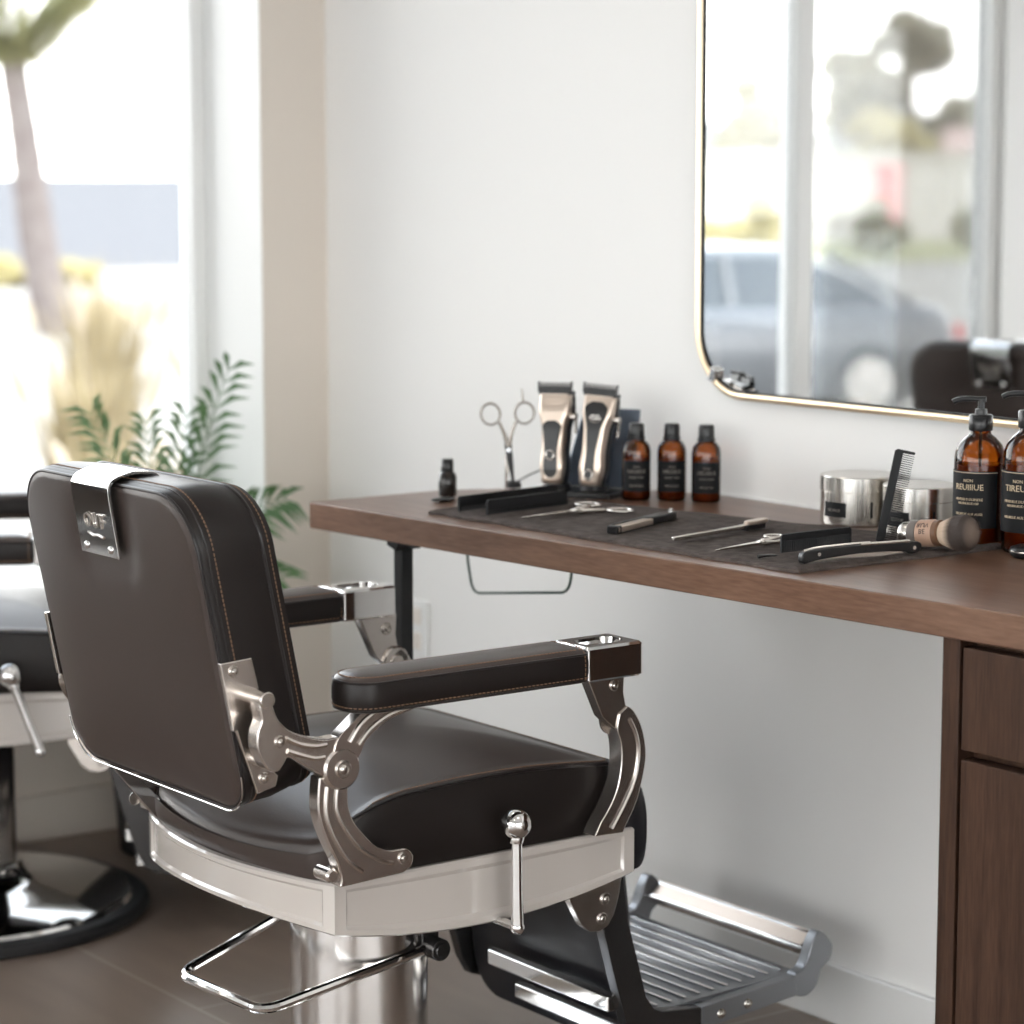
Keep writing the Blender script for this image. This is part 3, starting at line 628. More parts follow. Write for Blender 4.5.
# amber bottles
def bottle(label, x, y, R=.0245, h=.130, rz=0):
    t = thing('amber_bottle', label, 'bottle', (x, y, TZ), rz, 'small amber bottles in a row')
    k = MB(); s = h/.130
    k.lathe([(R*.9, .0005), (R, .004), (R, .083*s), (R*.93, .092*s), (R*.72, .099*s), (R*.50, .103*s), (R*.48, .108*s)], 36); k.build('glass_body', amber, t, ang=60)
    k = MB(); k.lathe([(R*.86, .004), (R*.9, .008), (R*.9, .074*s)], 30); k.build('liquid', liquid_m, t)
    k = MB(); k.lathe([(R*.54, .104*s), (R*.56, .108*s), (R*.54, .126*s), (R*.48, .130*s)], 24); k.lathe([(R*.62, .103*s), (R*.62, .107*s)], 24); k.build('cap', blackpl, t)
    a0 = -pi/2+math.radians(52)
    k = MB(); wrap_panel(k, R+.0003, a0-1.05, a0+1.05, .016*s, .068*s); lb = k.build('bottle_label', label_bl, t)
    k = MB(); wrap_text(k, 'NON', .0050, R+.0009, .058*s, a0, m=label_gy); wrap_text(k, 'HEUIIIUE', .0085, R+.0009, .050*s, a0, m=label_gy); wrap_text(k, 'EUNIIII HUIN', .0045, R+.0009, .040*s, a0, m=label_gy); wrap_text(k, 'NIUHE IIUL', .0050, R+.0009, .026*s, a0, m=label_gy)
    k.build('label_print', label_gy, lb)
bottle('small amber bottle right beside the clippers, leftmost of three', -3.378, -.158)
bottle('small amber bottle between its two twins on the counter', -3.340, -.112)
bottle('small amber bottle farthest from the clippers, rightmost of three', -3.286, -.082)
k_t = thing('dropper_bottle', 'tiny black dropper bottle alone at the left end of the counter', 'bottle', (-3.610, -.385, TZ))
k = MB(); k.lathe([(.0145, 0), (.0155, .003), (.0155, .034), (.0125, .040), (.009, .043)], 28); k.build('glass_body', mat('dark_glass', (.018, .014, .012), .12), k_t)
k = MB(); k.lathe([(.0105, .042), (.011, .046), (.0105, .062), (.009, .064)], 24); k.build('cap', blackpl, k_t)
# pump bottles
def pump(label, x, y, R, s, rz, word):
    t = thing('pump_bottle', label, 'pump bottle', (x, y, TZ), rz, 'amber pump bottles')
    k = MB(); k.lathe([(R*.9, .0005), (R, .006), (R, .128*s), (R*.97, .140*s), (R*.85, .152*s), (R*.62, .162*s), (R*.42, .168*s), (R*.38, .176*s)], 48); k.build('glass_body', amber, t, ang=60)
    k = MB(); k.lathe([(R*.86, .005), (R*.9, .010), (R*.9, .123*s)], 40); k.build('liquid', liquid_m, t)
    k = MB(); k.lathe([(R*.45, .173*s), (R*.47, .175*s), (R*.47, .195*s), (R*.42, .197*s)], 32)
    k.lathe([(R*.25, .196*s), (R*.23, .205*s), (R*.13, .206*s), (R*.13, .219*s)], 20)
    k.cyl((0, 0, .10*s), (0, 0, .176*s), .003, n=8)
    nz = [(.007, 0, .2195*s), (-.004, 0, .2195*s), (-.018, 0, .2200*s), (-.032, 0, .2185*s), (-.041, 0, .2145*s)]
    k.tube([(p.x, p.y, p.z) for p in smooth_path(nz, 5)], .0042, 10, sy=1.0); k.build('pump_head', blackpl, t, ang=45)
    a0 = -pi/2+math.radians(32)-rz
    k = MB(); wrap_panel(k, R+.0004, a0-1.35, a0+.92, .030*s, .115*s); lb = k.build('bottle_label', label_bl, t)
    k = MB(); a1 = a0-.25
    wrap_panel(k, R+.0009, a0-1.35, a0+.92, .1125*s, .1135*s, m=label_tx)
    for tx, sz, z in (('NON', .0065, .101), (word, .0125, .091), ('HIUEUEI E DUINERE', .0052, .073), ('NEUINUEUE HIIF', .0046, .067), ('NEUIIEUE AUE AUIEI', .0050, .051)): wrap_text(k, tx, sz*s, R+.0010, z*s, a1, m=label_tx)
    k.build('label_print', label_tx, lb)
pump('amber pump bottle with black label standing behind the shaving brush', -2.650, -.100, .0378, .99, math.radians(37), 'REUIIIUE')
pump('amber pump bottle cut off by the right edge of the photo', -2.562, -.090, .0385, 1.05, math.radians(37), 'TIREUIE')
t = thing('compact_case', 'glossy black round case in front of the rightmost pump bottle', 'case', (-2.520, -.128, TZ))
k = MB(); k.lathe([(.027, 0), (.031, .004), (.032, .009), (.030, .014), (.022, .017), (.01, .018)], 36); k.build('case_body', blackpl, t, ang=60)
k = MB(); k.lathe([(.0322, .0085), (.0325, .0095), (.0322, .0105)], 36, c0=False, c1=False); k.build('rim', silver, t)
# tins
def tin(label, x, y, s=1.):
    t = thing('steel_tin', label, 'tin', (x, y, TZ), 0, 'round brushed steel tins'); R = .057*s
    k = MB(); k.lathe([(R*.96, 0), (R, .002), (R, .050*s), (R*.97, .052*s)], 56); k.build('tin_body', tin_m, t)
    k = MB(); k.lathe([(R*.985, .050*s), (R*1.02, .0515*s), (R*1.02, .0725*s), (R*1.0, .0740*s), (R*.3, .0742*s)], 56); k.build('lid', tin_m, t, ang=25)
    a0 = -pi/2+math.radians(18)
    k = MB(); wrap_panel(k, R+.0003, a0-.55, a0+.16, .014*s, .036*s); lb = k.build('tin_label', label_bl, t)
    k = MB(); wrap_text(k, 'REUNUE', .0062, R+.0008, .024*s, a0-.2, m=label_gy); k.build('label_print', label_gy, lb)
    k = MB(); wrap_panel(k, R+.0003, a0+.80, a0+.86, .014*s, .038*s, n=2); k.build('tin_mark', label_bl, t)
tin('round brushed steel tin, the taller of two, left of the upright comb', -2.938, -.066, 1.05)
tin('round brushed steel tin partly hidden behind the upright comb and brush', -2.805, -.064, 1.0)
# combs: local frame x along the spine, teeth toward -z (hanging down), thickness y
def comb(name, label, L, Hh, th, n, M, spine=.012, m=blackmat, cat='comb'):
    t = thing(name, label, cat); t.matrix_world = M
    k = MB(); k.prism([(0, -Hh), (0, -.004), (.003, 0), (L-.003, 0), (L, -.004), (L, -Hh), (L-.004, -Hh), (L-.005, -spine), (.005, -spine), (.004, -Hh)], -th/2, th/2, 'y'); k.build('spine', m, t, bevel=.0008)
    k = MB(); k1 = n//2
    n = int(n*.8)
    for i in range(n):
        x = .007+(L-.014)*i/(n-1); w = .0007 if i > n//2 else .0009
        k.prism([(x-w, -spine+.001), (x+w, -spine+.001), (x+w*.6, -Hh), (x-w*.6, -Hh)], -th*.32, th*.32, 'y')
    k.build('teeth', m, t)
    return t
def frame(o, xa, za):
    xa = Vector(xa).normalized(); za = Vector(za); za = (za-xa*za.dot(xa)).normalized(); ya = za.cross(xa)
    M = Matrix((xa, ya, za)).transposed().to_4x4(); M.translation = Vector(o); return M
# upright comb leaning against the tin
rt = Vector((.598, .802, 0)); ax = (Vector((0, 0, .136))+rt*.030+Vector((-.8, .6, 0))*.018)
comb('styling_comb', 'black comb standing upright and leaning against the steel tins', .142, .030, .0042, 52, frame((-2.726, -.238, mz), ax, -rt+Vector((0, 0, .2))), .0125)
# cutting comb set on its teeth near the mat edge
comb('cutting_comb', 'short black comb resting on its teeth beside the folded razor', .128, .027, .004, 44, frame((-2.722, -.430, mz+.028), (.09, .993, .018), (0, 0, 1)), .010)
def flat_comb(label, p, qd, Hh=.020):
    p = Vector(p); d = Vector(qd)-p
    comb('barber_comb', label, d.length, Hh, .0045, 60, frame(p+Vector((0, 0, Hh)), d, (0, 0, 1)), .017)
flat_comb('long black comb at the left end of the mat, behind a similar comb', (-3.378, -.528, mz), (-3.413, -.300, mz), .025)
flat_comb('long black comb on the mat nearer the counter edge than its twin', (-3.318, -.515, mz), (-3.348, -.330, mz), .024)
# scissors: built in the xz plane, pivot at 0, blades toward -z
def scissors(name, label, M, open_=.16, L=.088, ring=.015, blade2=None, spike=False, hm=None):
    t = thing(name, label, 'scissors'); t.matrix_world = M
    for s in (1, -1):
        R = Matrix.Rotation(s*open_, 4, 'Y'); y0 = s*.0011
        k = MB(); k.prism([(-.0060, .012), (.0060, .012), (.0055, -.01), (.0005*s-.0004, -L), (.0005*s+.0006, -L), (-.0055, -.01)] if 0 else [(-.0062, .010), (.0062, .010), (.0058, -.012), (.0004, -L), (-.0004, -L), (-.0058, -.012)], y0-.0011, y0+.0011, 'y', M=R)
        k.build('blade', blade2 if (s < 0 and blade2) else silver, t, bevel=.0005)
        k = MB(); c = Vector((s*.022, y0, .066)); k.tube([R @ Vector((s*.000, y0, .006)), R @ Vector((s*.003, y0, .028)), R @ Vector((s*.009, y0, .050))], [.0048, .0030, .0028], 10)
        k.tube([R @ (c*1+Vector((ring*math.cos(a*2*pi/28), 0, ring*1.12*math.sin(a*2*pi/28)))) - Vector((0, 0, 0)) for a in range(28)], .0022, 8, closed=True)
        if spike and s > 0: k.tube([R @ Vector((s*.018, y0, .066+ring*1.1)), R @ Vector((s*.014, y0, .066+ring*1.1+.024))], [.0022, .0010], 8)
        k.build('handle', hm or silver, t, ang=60)
    k = MB(); k.cyl((0, -.0035, 0), (0, .0035, 0), .0042, n=18); k.build('pivot_screw', chrome, t)
# standing scissors
scissors('barber_scissors', 'open scissors standing upright on their tips left of the clippers', frame((-3.60, -.262, TZ+.0725), rt+Vector((0, 0, .03)), (0, 0, 1)), .115, .0735, .0165, blackpl, True, mat('dark_steel', (.30, .27, .24), .3, 1.))  # handles in a darker steel than the blade
t = thing('scissor_rest', 'small black rest on the counter behind the upright scissors', 'rest', (-3.640, -.222, TZ))
k = MB(); k.lathe([(.014, 0), (.015, .003), (.013, .010), (.010, .012)], 24); k.build('rest_body', blackpl, t)
k = MB(); k.tube([(p.x, p.y, p.z) for p in smooth_path([(-3.632, -.222, TZ+.010), (-3.615, -.20, TZ+.025), (-3.59, -.165, TZ+.040), (-3.56, -.120, TZ+.045), (-3.52, -.09, TZ+.042), (-3.47, -.055, TZ+.01)], 6)], .0013, 6)
tag(k.build('power_cord', blackpl), 'thin black cord arching from the clipper stand to the small rest', 'cord')
k = MB(); k.sphere((0, 0, 0), 1, sc_=(.012, .024, .004), M=Matrix.Translation((-3.545, -.440, TZ+.0045))); tag(k.build('hair_pick', blackpl), 'small flat black pick lying below the tiny dropper bottle', 'pick')
# scissors lying on the mat
d = Vector((-.030, .235, 0)).normalized()
M_ = Matrix((Vector((d.y, -d.x, 0)), Vector((0, 0, -1)), d)).transposed().to_4x4(); M_.translation = Vector((-3.245, -.395, mz+.0045))
scissors('barber_scissors', 'silver scissors lying closed on the mat in front of the clippers', M_ @ Matrix.Diagonal((1.45, 1.2, 1.04, 1)), .05, .105, .0150)
# small folding razor, gold and black
def lying(name, label, cat, p, qd, z=0): 
    p = Vector((*p, mz+z)); dd = Vector((*qd, mz+z))-p; t = thing(name, label, cat); t.matrix_world = frame(p, dd, (0, 0, 1)); return t, dd.length
t, L = lying('folding_razor', 'short black and gold folding razor lying in the middle of the mat', 'razor', (-3.028, -.492), (-3.110, -.300))
k = MB(); k.prism([(0, -.007), (.003, -.010), (.12, -.009), (.12, .009), (.003, .010), (0, .007)], .001, .011, 'z'); k.build('handle', champagne, t, bevel=.002)
k = MB(); k.prism([(-.002, -.009), (.012, -.0105), (.012, .0105), (-.002, .009)], .000, .012, 'z'); k.prism([(.01, .006), (.125, .004), (.125, .0105), (.01, .0105)], .003, .0128, 'z'); k.build('grip', blackpl, t, bevel=.002)
k = MB(); k.prism(spoly([(.115, -.008), (.16, -.011), (.195, -.009), (L, -.004), (L, .005), (.19, .010), (.15, .010), (.115, .008)]), .001, .013, 'z'); k.build('blade_guard', blackpl, t, bevel=.002)
k = MB(); k.lathe([(.004, .012), (.004, .016), (.002, .017)], 14, M=Matrix.Translation((L-.012, 0, 0))); k.build('pivot', chrome, t)
# straight razor, silver
t, L = lying('straight_razor', 'slim silver straight razor with black tang beside the folding razor', 'razor', (-2.893, -.490), (-2.945, -.262))
k = MB(); k.prism([(0, -.003), (.004, -.005), (L-.045, -.006), (L-.045, .002), (.004, .003)], .004, .010, 'z'); k.build('handle', silver, t, bevel=.0015)
k = MB(); k.prism([(.02, .003), (L-.05, .004), (L-.05, .009), (.03, .006)], .001, .005, 'z'); k.build('blade', chrome, t, bevel=.0008)
k = MB(); k.prism([(L-.055, -.008), (L-.01, -.010), (L, -.006), (L, .009), (L-.02, .011), (L-.055, .009)], .001, .009, 'z'); k.build('tang', blackpl, t, bevel=.0015)
k = MB(); k.prism(spoly([(L-.048, -.009), (L-.02, -.012), (L+.002, -.008), (L+.002, .004), (L-.03, .005), (L-.05, .000)]), .009, .015, 'z'); k.build('head_cap', champagne, t, bevel=.0015)
# thinning shear pointing out under the comb
d = Vector((-.028, .16, 0)).normalized()
M_ = Matrix((Vector((d.y, -d.x, 0)), Vector((0, 0, -1)), d)).transposed().to_4x4(); M_.translation = Vector((-2.800, -.400, mz+.004))
scissors('thinning_scissors', 'slim silver scissors with tips pointing left, partly behind the short comb', M_, .035, .097, .013)
# black folded razor in front
t, L = lying('cut_throat_razor', 'folded black razor with silver blade at the front edge of the mat', 'razor', (-2.634, -.474), (-2.606, -.270))
k = MB(); sp = spoly([(0, .006), (.004, .016), (.03, .019), (.09, .020), (.16, .020), (L-.004, .018), (L+.002, .010), (L-.004, .003), (L-.02, .002), (L-.035, .006), (.10, .008), (.03, .004), (.004, .000)], 3)
k.prism(sp, -.006, .006, 'y'); k.build('scale_handle', blackpl, t, bevel=.0022)
k = MB(); k.prism([(.018, .0005), (.14, .0015), (L-.03, .004), (L-.03, .007), (.12, .008), (.018, .006)], -.0012, .0012, 'y'); k.build('blade', silver, t)
k = MB(); k.tube([(p.x, 0, p.y) for p in smooth_path([(.006, .0170), (.03, .0200), (.09, .0215), (.12, .0212)])], .0022, 8); k.tube([(.10, -.004, .0208), (L-.02, -.004, .020)], .0022, 8); k.cyl((.028, -.0068, .012), (.028, .0068, .012), .0028, n=12); k.cyl((L-.012, -.0068, .010), (L-.012, .0068, .010), .003, n=12); k.build('spine', silver, t)
t = thing('hair_clip', 'tiny black clip lying just left of the folded black razor', 'clip', (-2.700, -.478, mz))
k = MB(); k.tube([(-.004, -.012, .003), (0, .0, .004), (.003, .018, .003)], [.003, .0022, .0012], 8); k.build('clip_body', blackpl, t)
# shaving brush
p = Vector((-2.660, -.232, mz+.020)); qd = Vector((-2.546, -.206, mz+.031)); zt = (qd-p); Lb = .122; zt.normalize()
t = thing('shaving_brush', 'shaving brush with beige handle lying at the right end of the mat', 'shaving brush'); xa = zt.cross(Vector((0, 0, 1))).normalized(); ya = zt.cross(xa)
Mb = Matrix((xa, ya, zt)).transposed().to_4x4(); Mb.translation = p; t.matrix_world = Mb
k = MB(); k.lathe([(.0155, -.012), (.0165, -.010), (.0165, .004), (.0155, .006)], 36, tin_m); k.build('end_cap', chrome, t)
k = MB(); k.lathe([(.018, .003), (.0195, .005), (.0195, .017), (.018, .018)], 36); k.build('collar', mat('collar_grey', (.14, .12, .11), .35), t)
k = MB(); k.lathe([(.0185, .0175), (.0198, .019), (.0200, .042), (.0190, .0445)], 36); hd = k.build('handle', beige_h, t)
k = MB(); k.lathe([(.0192, .0443), (.0192, .052), (.016, .054)], 36); k.build('ferrule', brown_h, t)
k = MB(); ink = mat('brush_ink', (.06, .04, .035), .6)
for wd, zz in (('BE', .036), ('RUV', .026)):
    vs, fs = text_mesh(wd, .0105, .0003); R = .0202; a0 = -2.2
    best = max(range(64), key=lambda i: (Mb.to_3x3() @ Vector((math.cos(i*pi/32), math.sin(i*pi/32), 0))).dot(Vector((.72, -.55, .45)))); a0 = best*pi/32
    k.faces([((R+w)*math.cos(a0+(zz-.031+y)/R), (R+w)*math.sin(a0+(zz-.031+y)/R), .031+x) for x, y, w in vs], fs)
k.build('handle_lettering', ink, hd)
hair = mat('badger_hair', (.5, .4, .3), .7); nt = hair.node_tree; tc = nt.nodes['Texture Coordinate']; sx = nt.nodes.new('ShaderNodeSeparateXYZ'); mr_ = nt.nodes.new('ShaderNodeMapRange'); mr_.inputs['From Min'].default_value = .052; mr_.inputs['From Max'].default_value = .110
cr = nt.nodes.new('ShaderNodeValToRGB'); e0 = cr.color_ramp.elements; e0[0].color = (.66, .52, .40, 1); e0[1].color = (.20, .15, .12, 1); e0[0].position = .22
for ps, cc in ((.45, (.05, .034, .028, 1)), (.82, (.05, .037, .032, 1))): x_ = cr.color_ramp.elements.new(ps); x_.color = cc
nt.links.new(tc.outputs['Object'], sx.inputs[0]); nt.links.new(sx.outputs[2], mr_.inputs['Value']); nt.links.new(mr_.outputs[0], cr.inputs[0]); nt.links.new(cr.outputs[0], nt.nodes['Principled BSDF'].inputs['Base Color'])
k = MB()
k.lathe([(.014, .050), (.019, .066), (.0255, .084), (.0265, .094), (.021, .103), (.010, .108)], 30)
for i in range(2600):
    r = math.sqrt(random.random()); a = random.random()*2*pi; r0 = .0145*r; r1 = .0290*r*random.uniform(.94, 1.03); z1 = .098+.016*math.sqrt(max(0, 1-r*r))-.006*random.random()
    p0 = Vector((r0*math.cos(a), r0*math.sin(a), .050)); p1 = Vector((.86*r1*math.cos(a), .86*r1*math.sin(a), .050+(z1-.050)*.55)); p2 = Vector((r1*math.cos(a), r1*math.sin(a), z1))
    w = Vector((-math.sin(a), math.cos(a), 0))*.00042; u_ = Vector((math.cos(a), math.sin(a), 0))*.0003
    k.faces([p0-w, p0+w, p1-w, p1+w, p2, p0+u_, p1+u_], [(0, 1, 3, 2), (2, 3, 4), (0, 2, 6, 5), (2, 4, 6), (1, 5, 6, 3), (3, 6, 4)])
k.build('bristles', hair, t, weld=False)
# clippers and their stand (local x = viewer's right, y = back)
RZ = math.radians(28); SP = Vector((-3.483, -.196, TZ))
t = thing('clipper_stand', 'black clipper stand with upright back plate holding two clippers', 'stand', SP, RZ)
k = MB(); k.prism(rrect(.072, .048, .006, 4, .004, .0), 0, .010, 'z'); k.build('stand_base', blackpl, t, bevel=.002)
k = MB(); k.prism([(-.050, .012), (.083, .012), (.083, .150), (-.022, .150)], .0, .006, 'y', M=Matrix.Translation((0, .030, 0)) @ Matrix.Rotation(math.radians(-14), 4, 'X')); k.build('back_plate', mat('slate_plate', (.24, .28, .35), .22, .6), t, bevel=.002)
k = MB()
for x in (-.040, .030): k.lathe([(.024, .009), (.026, .012), (.022, .020)], 24, M=Matrix.Translation((x, -.008, 0)))
k.build('cradle', blackpl, t)
def clipper(label, lx, tilt, kind):
    M = Matrix.Translation(SP) @ Matrix.Rotation(RZ, 4, 'Z') @ Matrix.Translation((lx, -.014, .016)) @ Matrix.Rotation(math.radians(-9), 4, 'X') @ Matrix.Rotation(math.radians(tilt), 4, 'Y') @ Matrix.Scale(1.06, 4)
    t = thing('hair_clipper', label, 'hair clipper'); t.matrix_world = M; t['group'] = 'hair clippers on the stand'
    H_ = .148; S = [(0, .013, .010), (.006, .018, .014), (.03, .0215, .017), (.06, .019, .018), (.09, .0205, .018), (.12, .027, .017), (H_, .0275, .013)]
    def at(z):
        for a, b in zip(S, S[1:]):
            if z <= b[0]: f = (z-a[0])/(b[0]-a[0]); f = f*f*(3-2*f); return a[1]+(b[1]-a[1])*f, a[2]+(b[2]-a[2])*f
        return S[-1][1:]
    zz = [0, .002, .006, .012]+[.02+.008*i for i in range(16)]+[H_-.002, H_]
    k = MB(); k.loft([[(x, y, z) for x, y in rrect(at(z)[0]*(.96 if z == H_ else 1), at(z)[1], at(z)[1]*.55, 6, 0, 0, 2)] for z in zz]); k.build('shell', champagne, t, ang=60)
    k = MB(); k.loft([[(x, y, z) for x, y in rrect(at(z)[0]*.99+.0018, at(z)[1]*.62, .006, 4, 0, at(z)[1]*.42, 2)] for z in zz[1:-1]]); k.build('rear_shell', blackpl, t, ang=60)
    # dark front inlay following the shell
    k = MB(); rings = []; z0, z1 = (.012, .104) if kind == 0 else (.010, .138)
    for i in range(24):
        z = z0+(z1-z0)*i/23; w = at(z)[0]*(.62+.24*max(0, (z-.05)/.05) if kind == 0 else (.44+.44*max(0, (z-.05)/.09)**1.1)); e_ = min(i, 23-i)/3.; w *= math.sin(min(1, e_+.25)*pi/2)
        y = -at(z)[1]; rings.append([(-w, y+.002, z), (-w*.9, y-.0008, z), (w*.9, y-.0008, z), (w, y+.002, z)])
    k.loft(rings); k.build('front_inlay', blackpl, t)
    k = MB(); zc = .048 if kind == 0 else .020
    k.tube([(.0072*math.cos(a*pi/12), -at(zc)[1]-.0012, zc+.0072*math.sin(a*pi/12)) for a in range(24)], .0016, 8, closed=True); k.build('button_ring', silver, t)
    k = MB(); k.cyl((0, -at(zc)[1]-.0014, zc), (0, -at(zc)[1]+.002, zc), .0045, n=18); k.build('button', blackpl, t)
    k = MB(); yb = -.0135
    if kind == 0: k.prism(spoly([(-.012, .124), (-.010, .120), (.010, .120), (.012, .124), (.008, .1225), (-.008, .1225)], 3), yb-.003, yb, 'y'); k.build('badge', blackpl, t)
    else:
        add_text(k, 'CO', .011, Matrix.Translation((0, -.0175, .112)) @ Matrix.Rotation(pi/2, 4, 'X'), .0006); k.tube([(-.011, -.0178, .112), (-.006, -.0178, .106), (0, -.0178, .1045), (.006, -.0178, .106), (.011, -.0178, .112)], .0012, 6); k.build('badge', silver, t)
    # blade
    k = MB(); k.box((-.0285, -.012, H_-.001), (.0285, .010, H_+.006)); k.box((-.029, -.013, H_+.0055), (.029, -.004, H_+.012)); bl = k.build('blade_block', blackpl, t, bevel=.001)
    k = MB()
    for i in range(15):
        x = -.0275+.055*i/14; k.prism([(x-.0011, H_+.011), (x+.0011, H_+.011), (x+.0006, H_+.0185), (x-.0006, H_+.0185)], -.0125, -.0095, 'y')
    for sx_ in (-.0295, .0285): k.box((sx_, -.013, H_+.004), (sx_+.0015, -.007, H_+.020))
    k.build('blade_teeth', darkmetal, bl)
    k = MB(); k.cyl((.026, 0, .112), (.036, 0, .112), .006, n=16); k.tube([(.034, 0, .112), (.034, .004, .098), (.033, .006, .085)], .003, 8); k.build('taper_lever', silver, t, ang=50)
clipper('silver and black hair clipper on the left of the stand', -.044, -1.5, 0)
clipper('black fronted hair clipper with round badge beside the amber bottles', .026, 3.5, 1)
# ------------------------------------------------------------------ indoor palm
t = thing('potted_palm', 'small green parlour palm in a dark pot by the window', 'potted plant', (-4.70, -.335, 0))
k = MB(); k.lathe([(.095, 0), (.10, .004), (.125, .30), (.128, .31), (.118, .312), (.112, .29)], 40); k.build('pot', pot_m, t)
k = MB(); k.lathe([(.113, .27), (.113, .288)], 30); k.build('soil', soil_m, t)
def frond(tipr, tipz, dep, arch=.12, root=(0, 0), ll=.115, n=14):
    k = MB(); r0 = Vector((root[0], root[1], .28)); tip = rt*tipr+Vector((.8, -.6, 0))*dep+Vector((0, 0, tipz)); mid = (r0+tip)/2+Vector((0, 0, arch))-rt*tipr*.22
    pts = []
    for i in range(21): u = i/20; pts.append(r0*(1-u)**2+mid*2*u*(1-u)+tip*u*u)
    k.tube(pts, [.0035*(1-.75*i/20) for i in range(21)], 6)
    for i in range(n):
        u = .38+.60*i/(n-1); p = r0*(1-u)**2+mid*2*u*(1-u)+tip*u*u; d = ((mid-r0)*(1-u)+(tip-mid)*u).normalized()
        side = d.cross(Vector((.8, -.6, .15))).normalized()
        for s in (1, -1):
            L_ = ll*(1.15-.55*abs(u-.6)/.4)*random.uniform(.85, 1.1); dr = (d*.95+side*s*.62+Vector((random.uniform(-.15, .15), random.uniform(-.15, .15), 0))).normalized()
            nn = d.cross(side)*.0006; q1 = p+dr*L_*.5+Vector((0, 0, -.004)); q2 = p+dr*L_+Vector((0, 0, -.030*L_/.08)); w = dr.cross(Vector((.8, -.6, .2))).normalized()*.0066
            k.faces([p, q1-w, q1+w, q2, p+nn, q1-w+nn, q1+w+nn, q2+nn], [(0, 1, 2), (1, 3, 2), (4, 6, 5), (5, 6, 7), (0, 4, 5, 1), (1, 5, 7, 3), (3, 7, 6, 2), (2, 6, 4, 0)])
    k.build('frond', leaf_m, t, ang=60)
for a in ((-.14, .92, .03, .14), (.155, 1.02, .10, .10), (.27, .76, .16, .20), (.265, .60, .18, .22), (-.03, .90, .0, .08), (.06, .92, .05, .06), (-.22, .72, -.02, .18), (.10, .74, .12, .15), (.03, .80, .02, .03)): frond(*a)
# ------------------------------------------------------------------ outdoors
GZ = -.45
ground_m = mat('pale_ground', (.27, .25, .225), .9, spec=.1, vary=(.4, (.33, .31, .28)))
sea_m = mat('sea_water', (.148, .146, .150), 1., spec=0)
k = MB(); k.box((-46, -6, GZ-.3), (-5.15, 60, GZ)); k.box((-46, -120, GZ-.3), (-5.15, -6, GZ)); k.box((-400, -300, GZ-.3), (-46, -26, GZ)); struct(k.build('ground', ground_m))
k = MB(); k.box((-5.15, -60, GZ-.3), (60, 0.3, GZ)); struct(k.build('bounce_pavement', mat('bounce_paving', (.72, .71, .69), .8)))  # unseen paving, added pale to bounce daylight under the counter
k = MB(); k.box((-6000, -6000, -1.6), (100, 6000, -.95)); struct(k.build('sea', sea_m))
dry = mat('dry_grass', (.27, .20, .11), .9, vary=(5, (.33, .27, .17))); blade_m = mat('pampas_blade', (.28, .22, .12), .8, vary=(2, (.40, .33, .20))); plume_m = mat('pampas_plume', (.42, .35, .26), .9)
k = MB(); k.box((-34, 2, GZ), (-29, 60, GZ+.03)); o = k.build('verge', dry); o['kind'] = 'structure'
k = MB(); k.box((-58, -60, GZ), (-40, -30.5, GZ+.04)); o = k.build('lawn', mat('lawn_green', (.22, .22, .10), .9, vary=(1, (.28, .27, .15)))); o['kind'] = 'structure'
# palm tree
t = thing('palm_tree', 'tall palm tree with curved trunk outside the left window', 'palm tree', (-27.4, 10.95, GZ))
bark = mat('palm_bark', (.13, .105, .10), .9, bump=(12, .03, .8), vary=(6, (.18, .155, .145)))
k = MB(); tp = [(p.x, p.y, p.z) for p in smooth_path([(0, 0, 0), (-.10, -.13, .55), (-.17, -.22, 1.3), (-.22, -.30, 2.2), (-.29, -.38, 3.0), (-.30, -.40, 3.25)], 6)]
k.tube(tp, [.25-.08*min(1, i/22)+.008*(i % 2) for i in range(len(tp))], 16); k.build('trunk', bark, t)
pl_m = mat('palm_frond_leaf', (.24, .24, .09), .7, vary=(2, (.34, .32, .15)))
for i in range(16):
    k = MB(); a = i*2*pi/16+.2; base = Vector(tp[-1])+Vector((0, 0, -.05)); el = 1.35 if i % 2 else 1.12
    Lf = 1.7; dirv = Vector((math.cos(a), math.sin(a), 0)); pts = []
    for j in range(13): u = j/12; pts.append(base+dirv*Lf*u*math.cos(el*.6)+Vector((0, 0, Lf*(math.sin(el)*u-.32*u*u))))
    k.tube(pts, [.03*(1-.8*j/12) for j in range(13)], 6)
    for j in range(1, 13):
        for s in (1, -1):
            for h in (0, .5):
                p = pts[j].lerp(pts[j-1], h); sd = dirv.cross(Vector((0, 0, 1)))*s; q2 = p+sd*.42+dirv*.28+Vector((0, 0, -.22)); w = dirv*.035; q1 = p.lerp(q2, .5)
                k.faces([p-w, p+w, q1+w, q1-w, q2, p-w+Vector((0, 0, .01)), p+w+Vector((0, 0, .01))], [(0, 1, 2, 3), (3, 2, 4), (5, 6, 2, 3)])
    k.build('frond', pl_m, t)
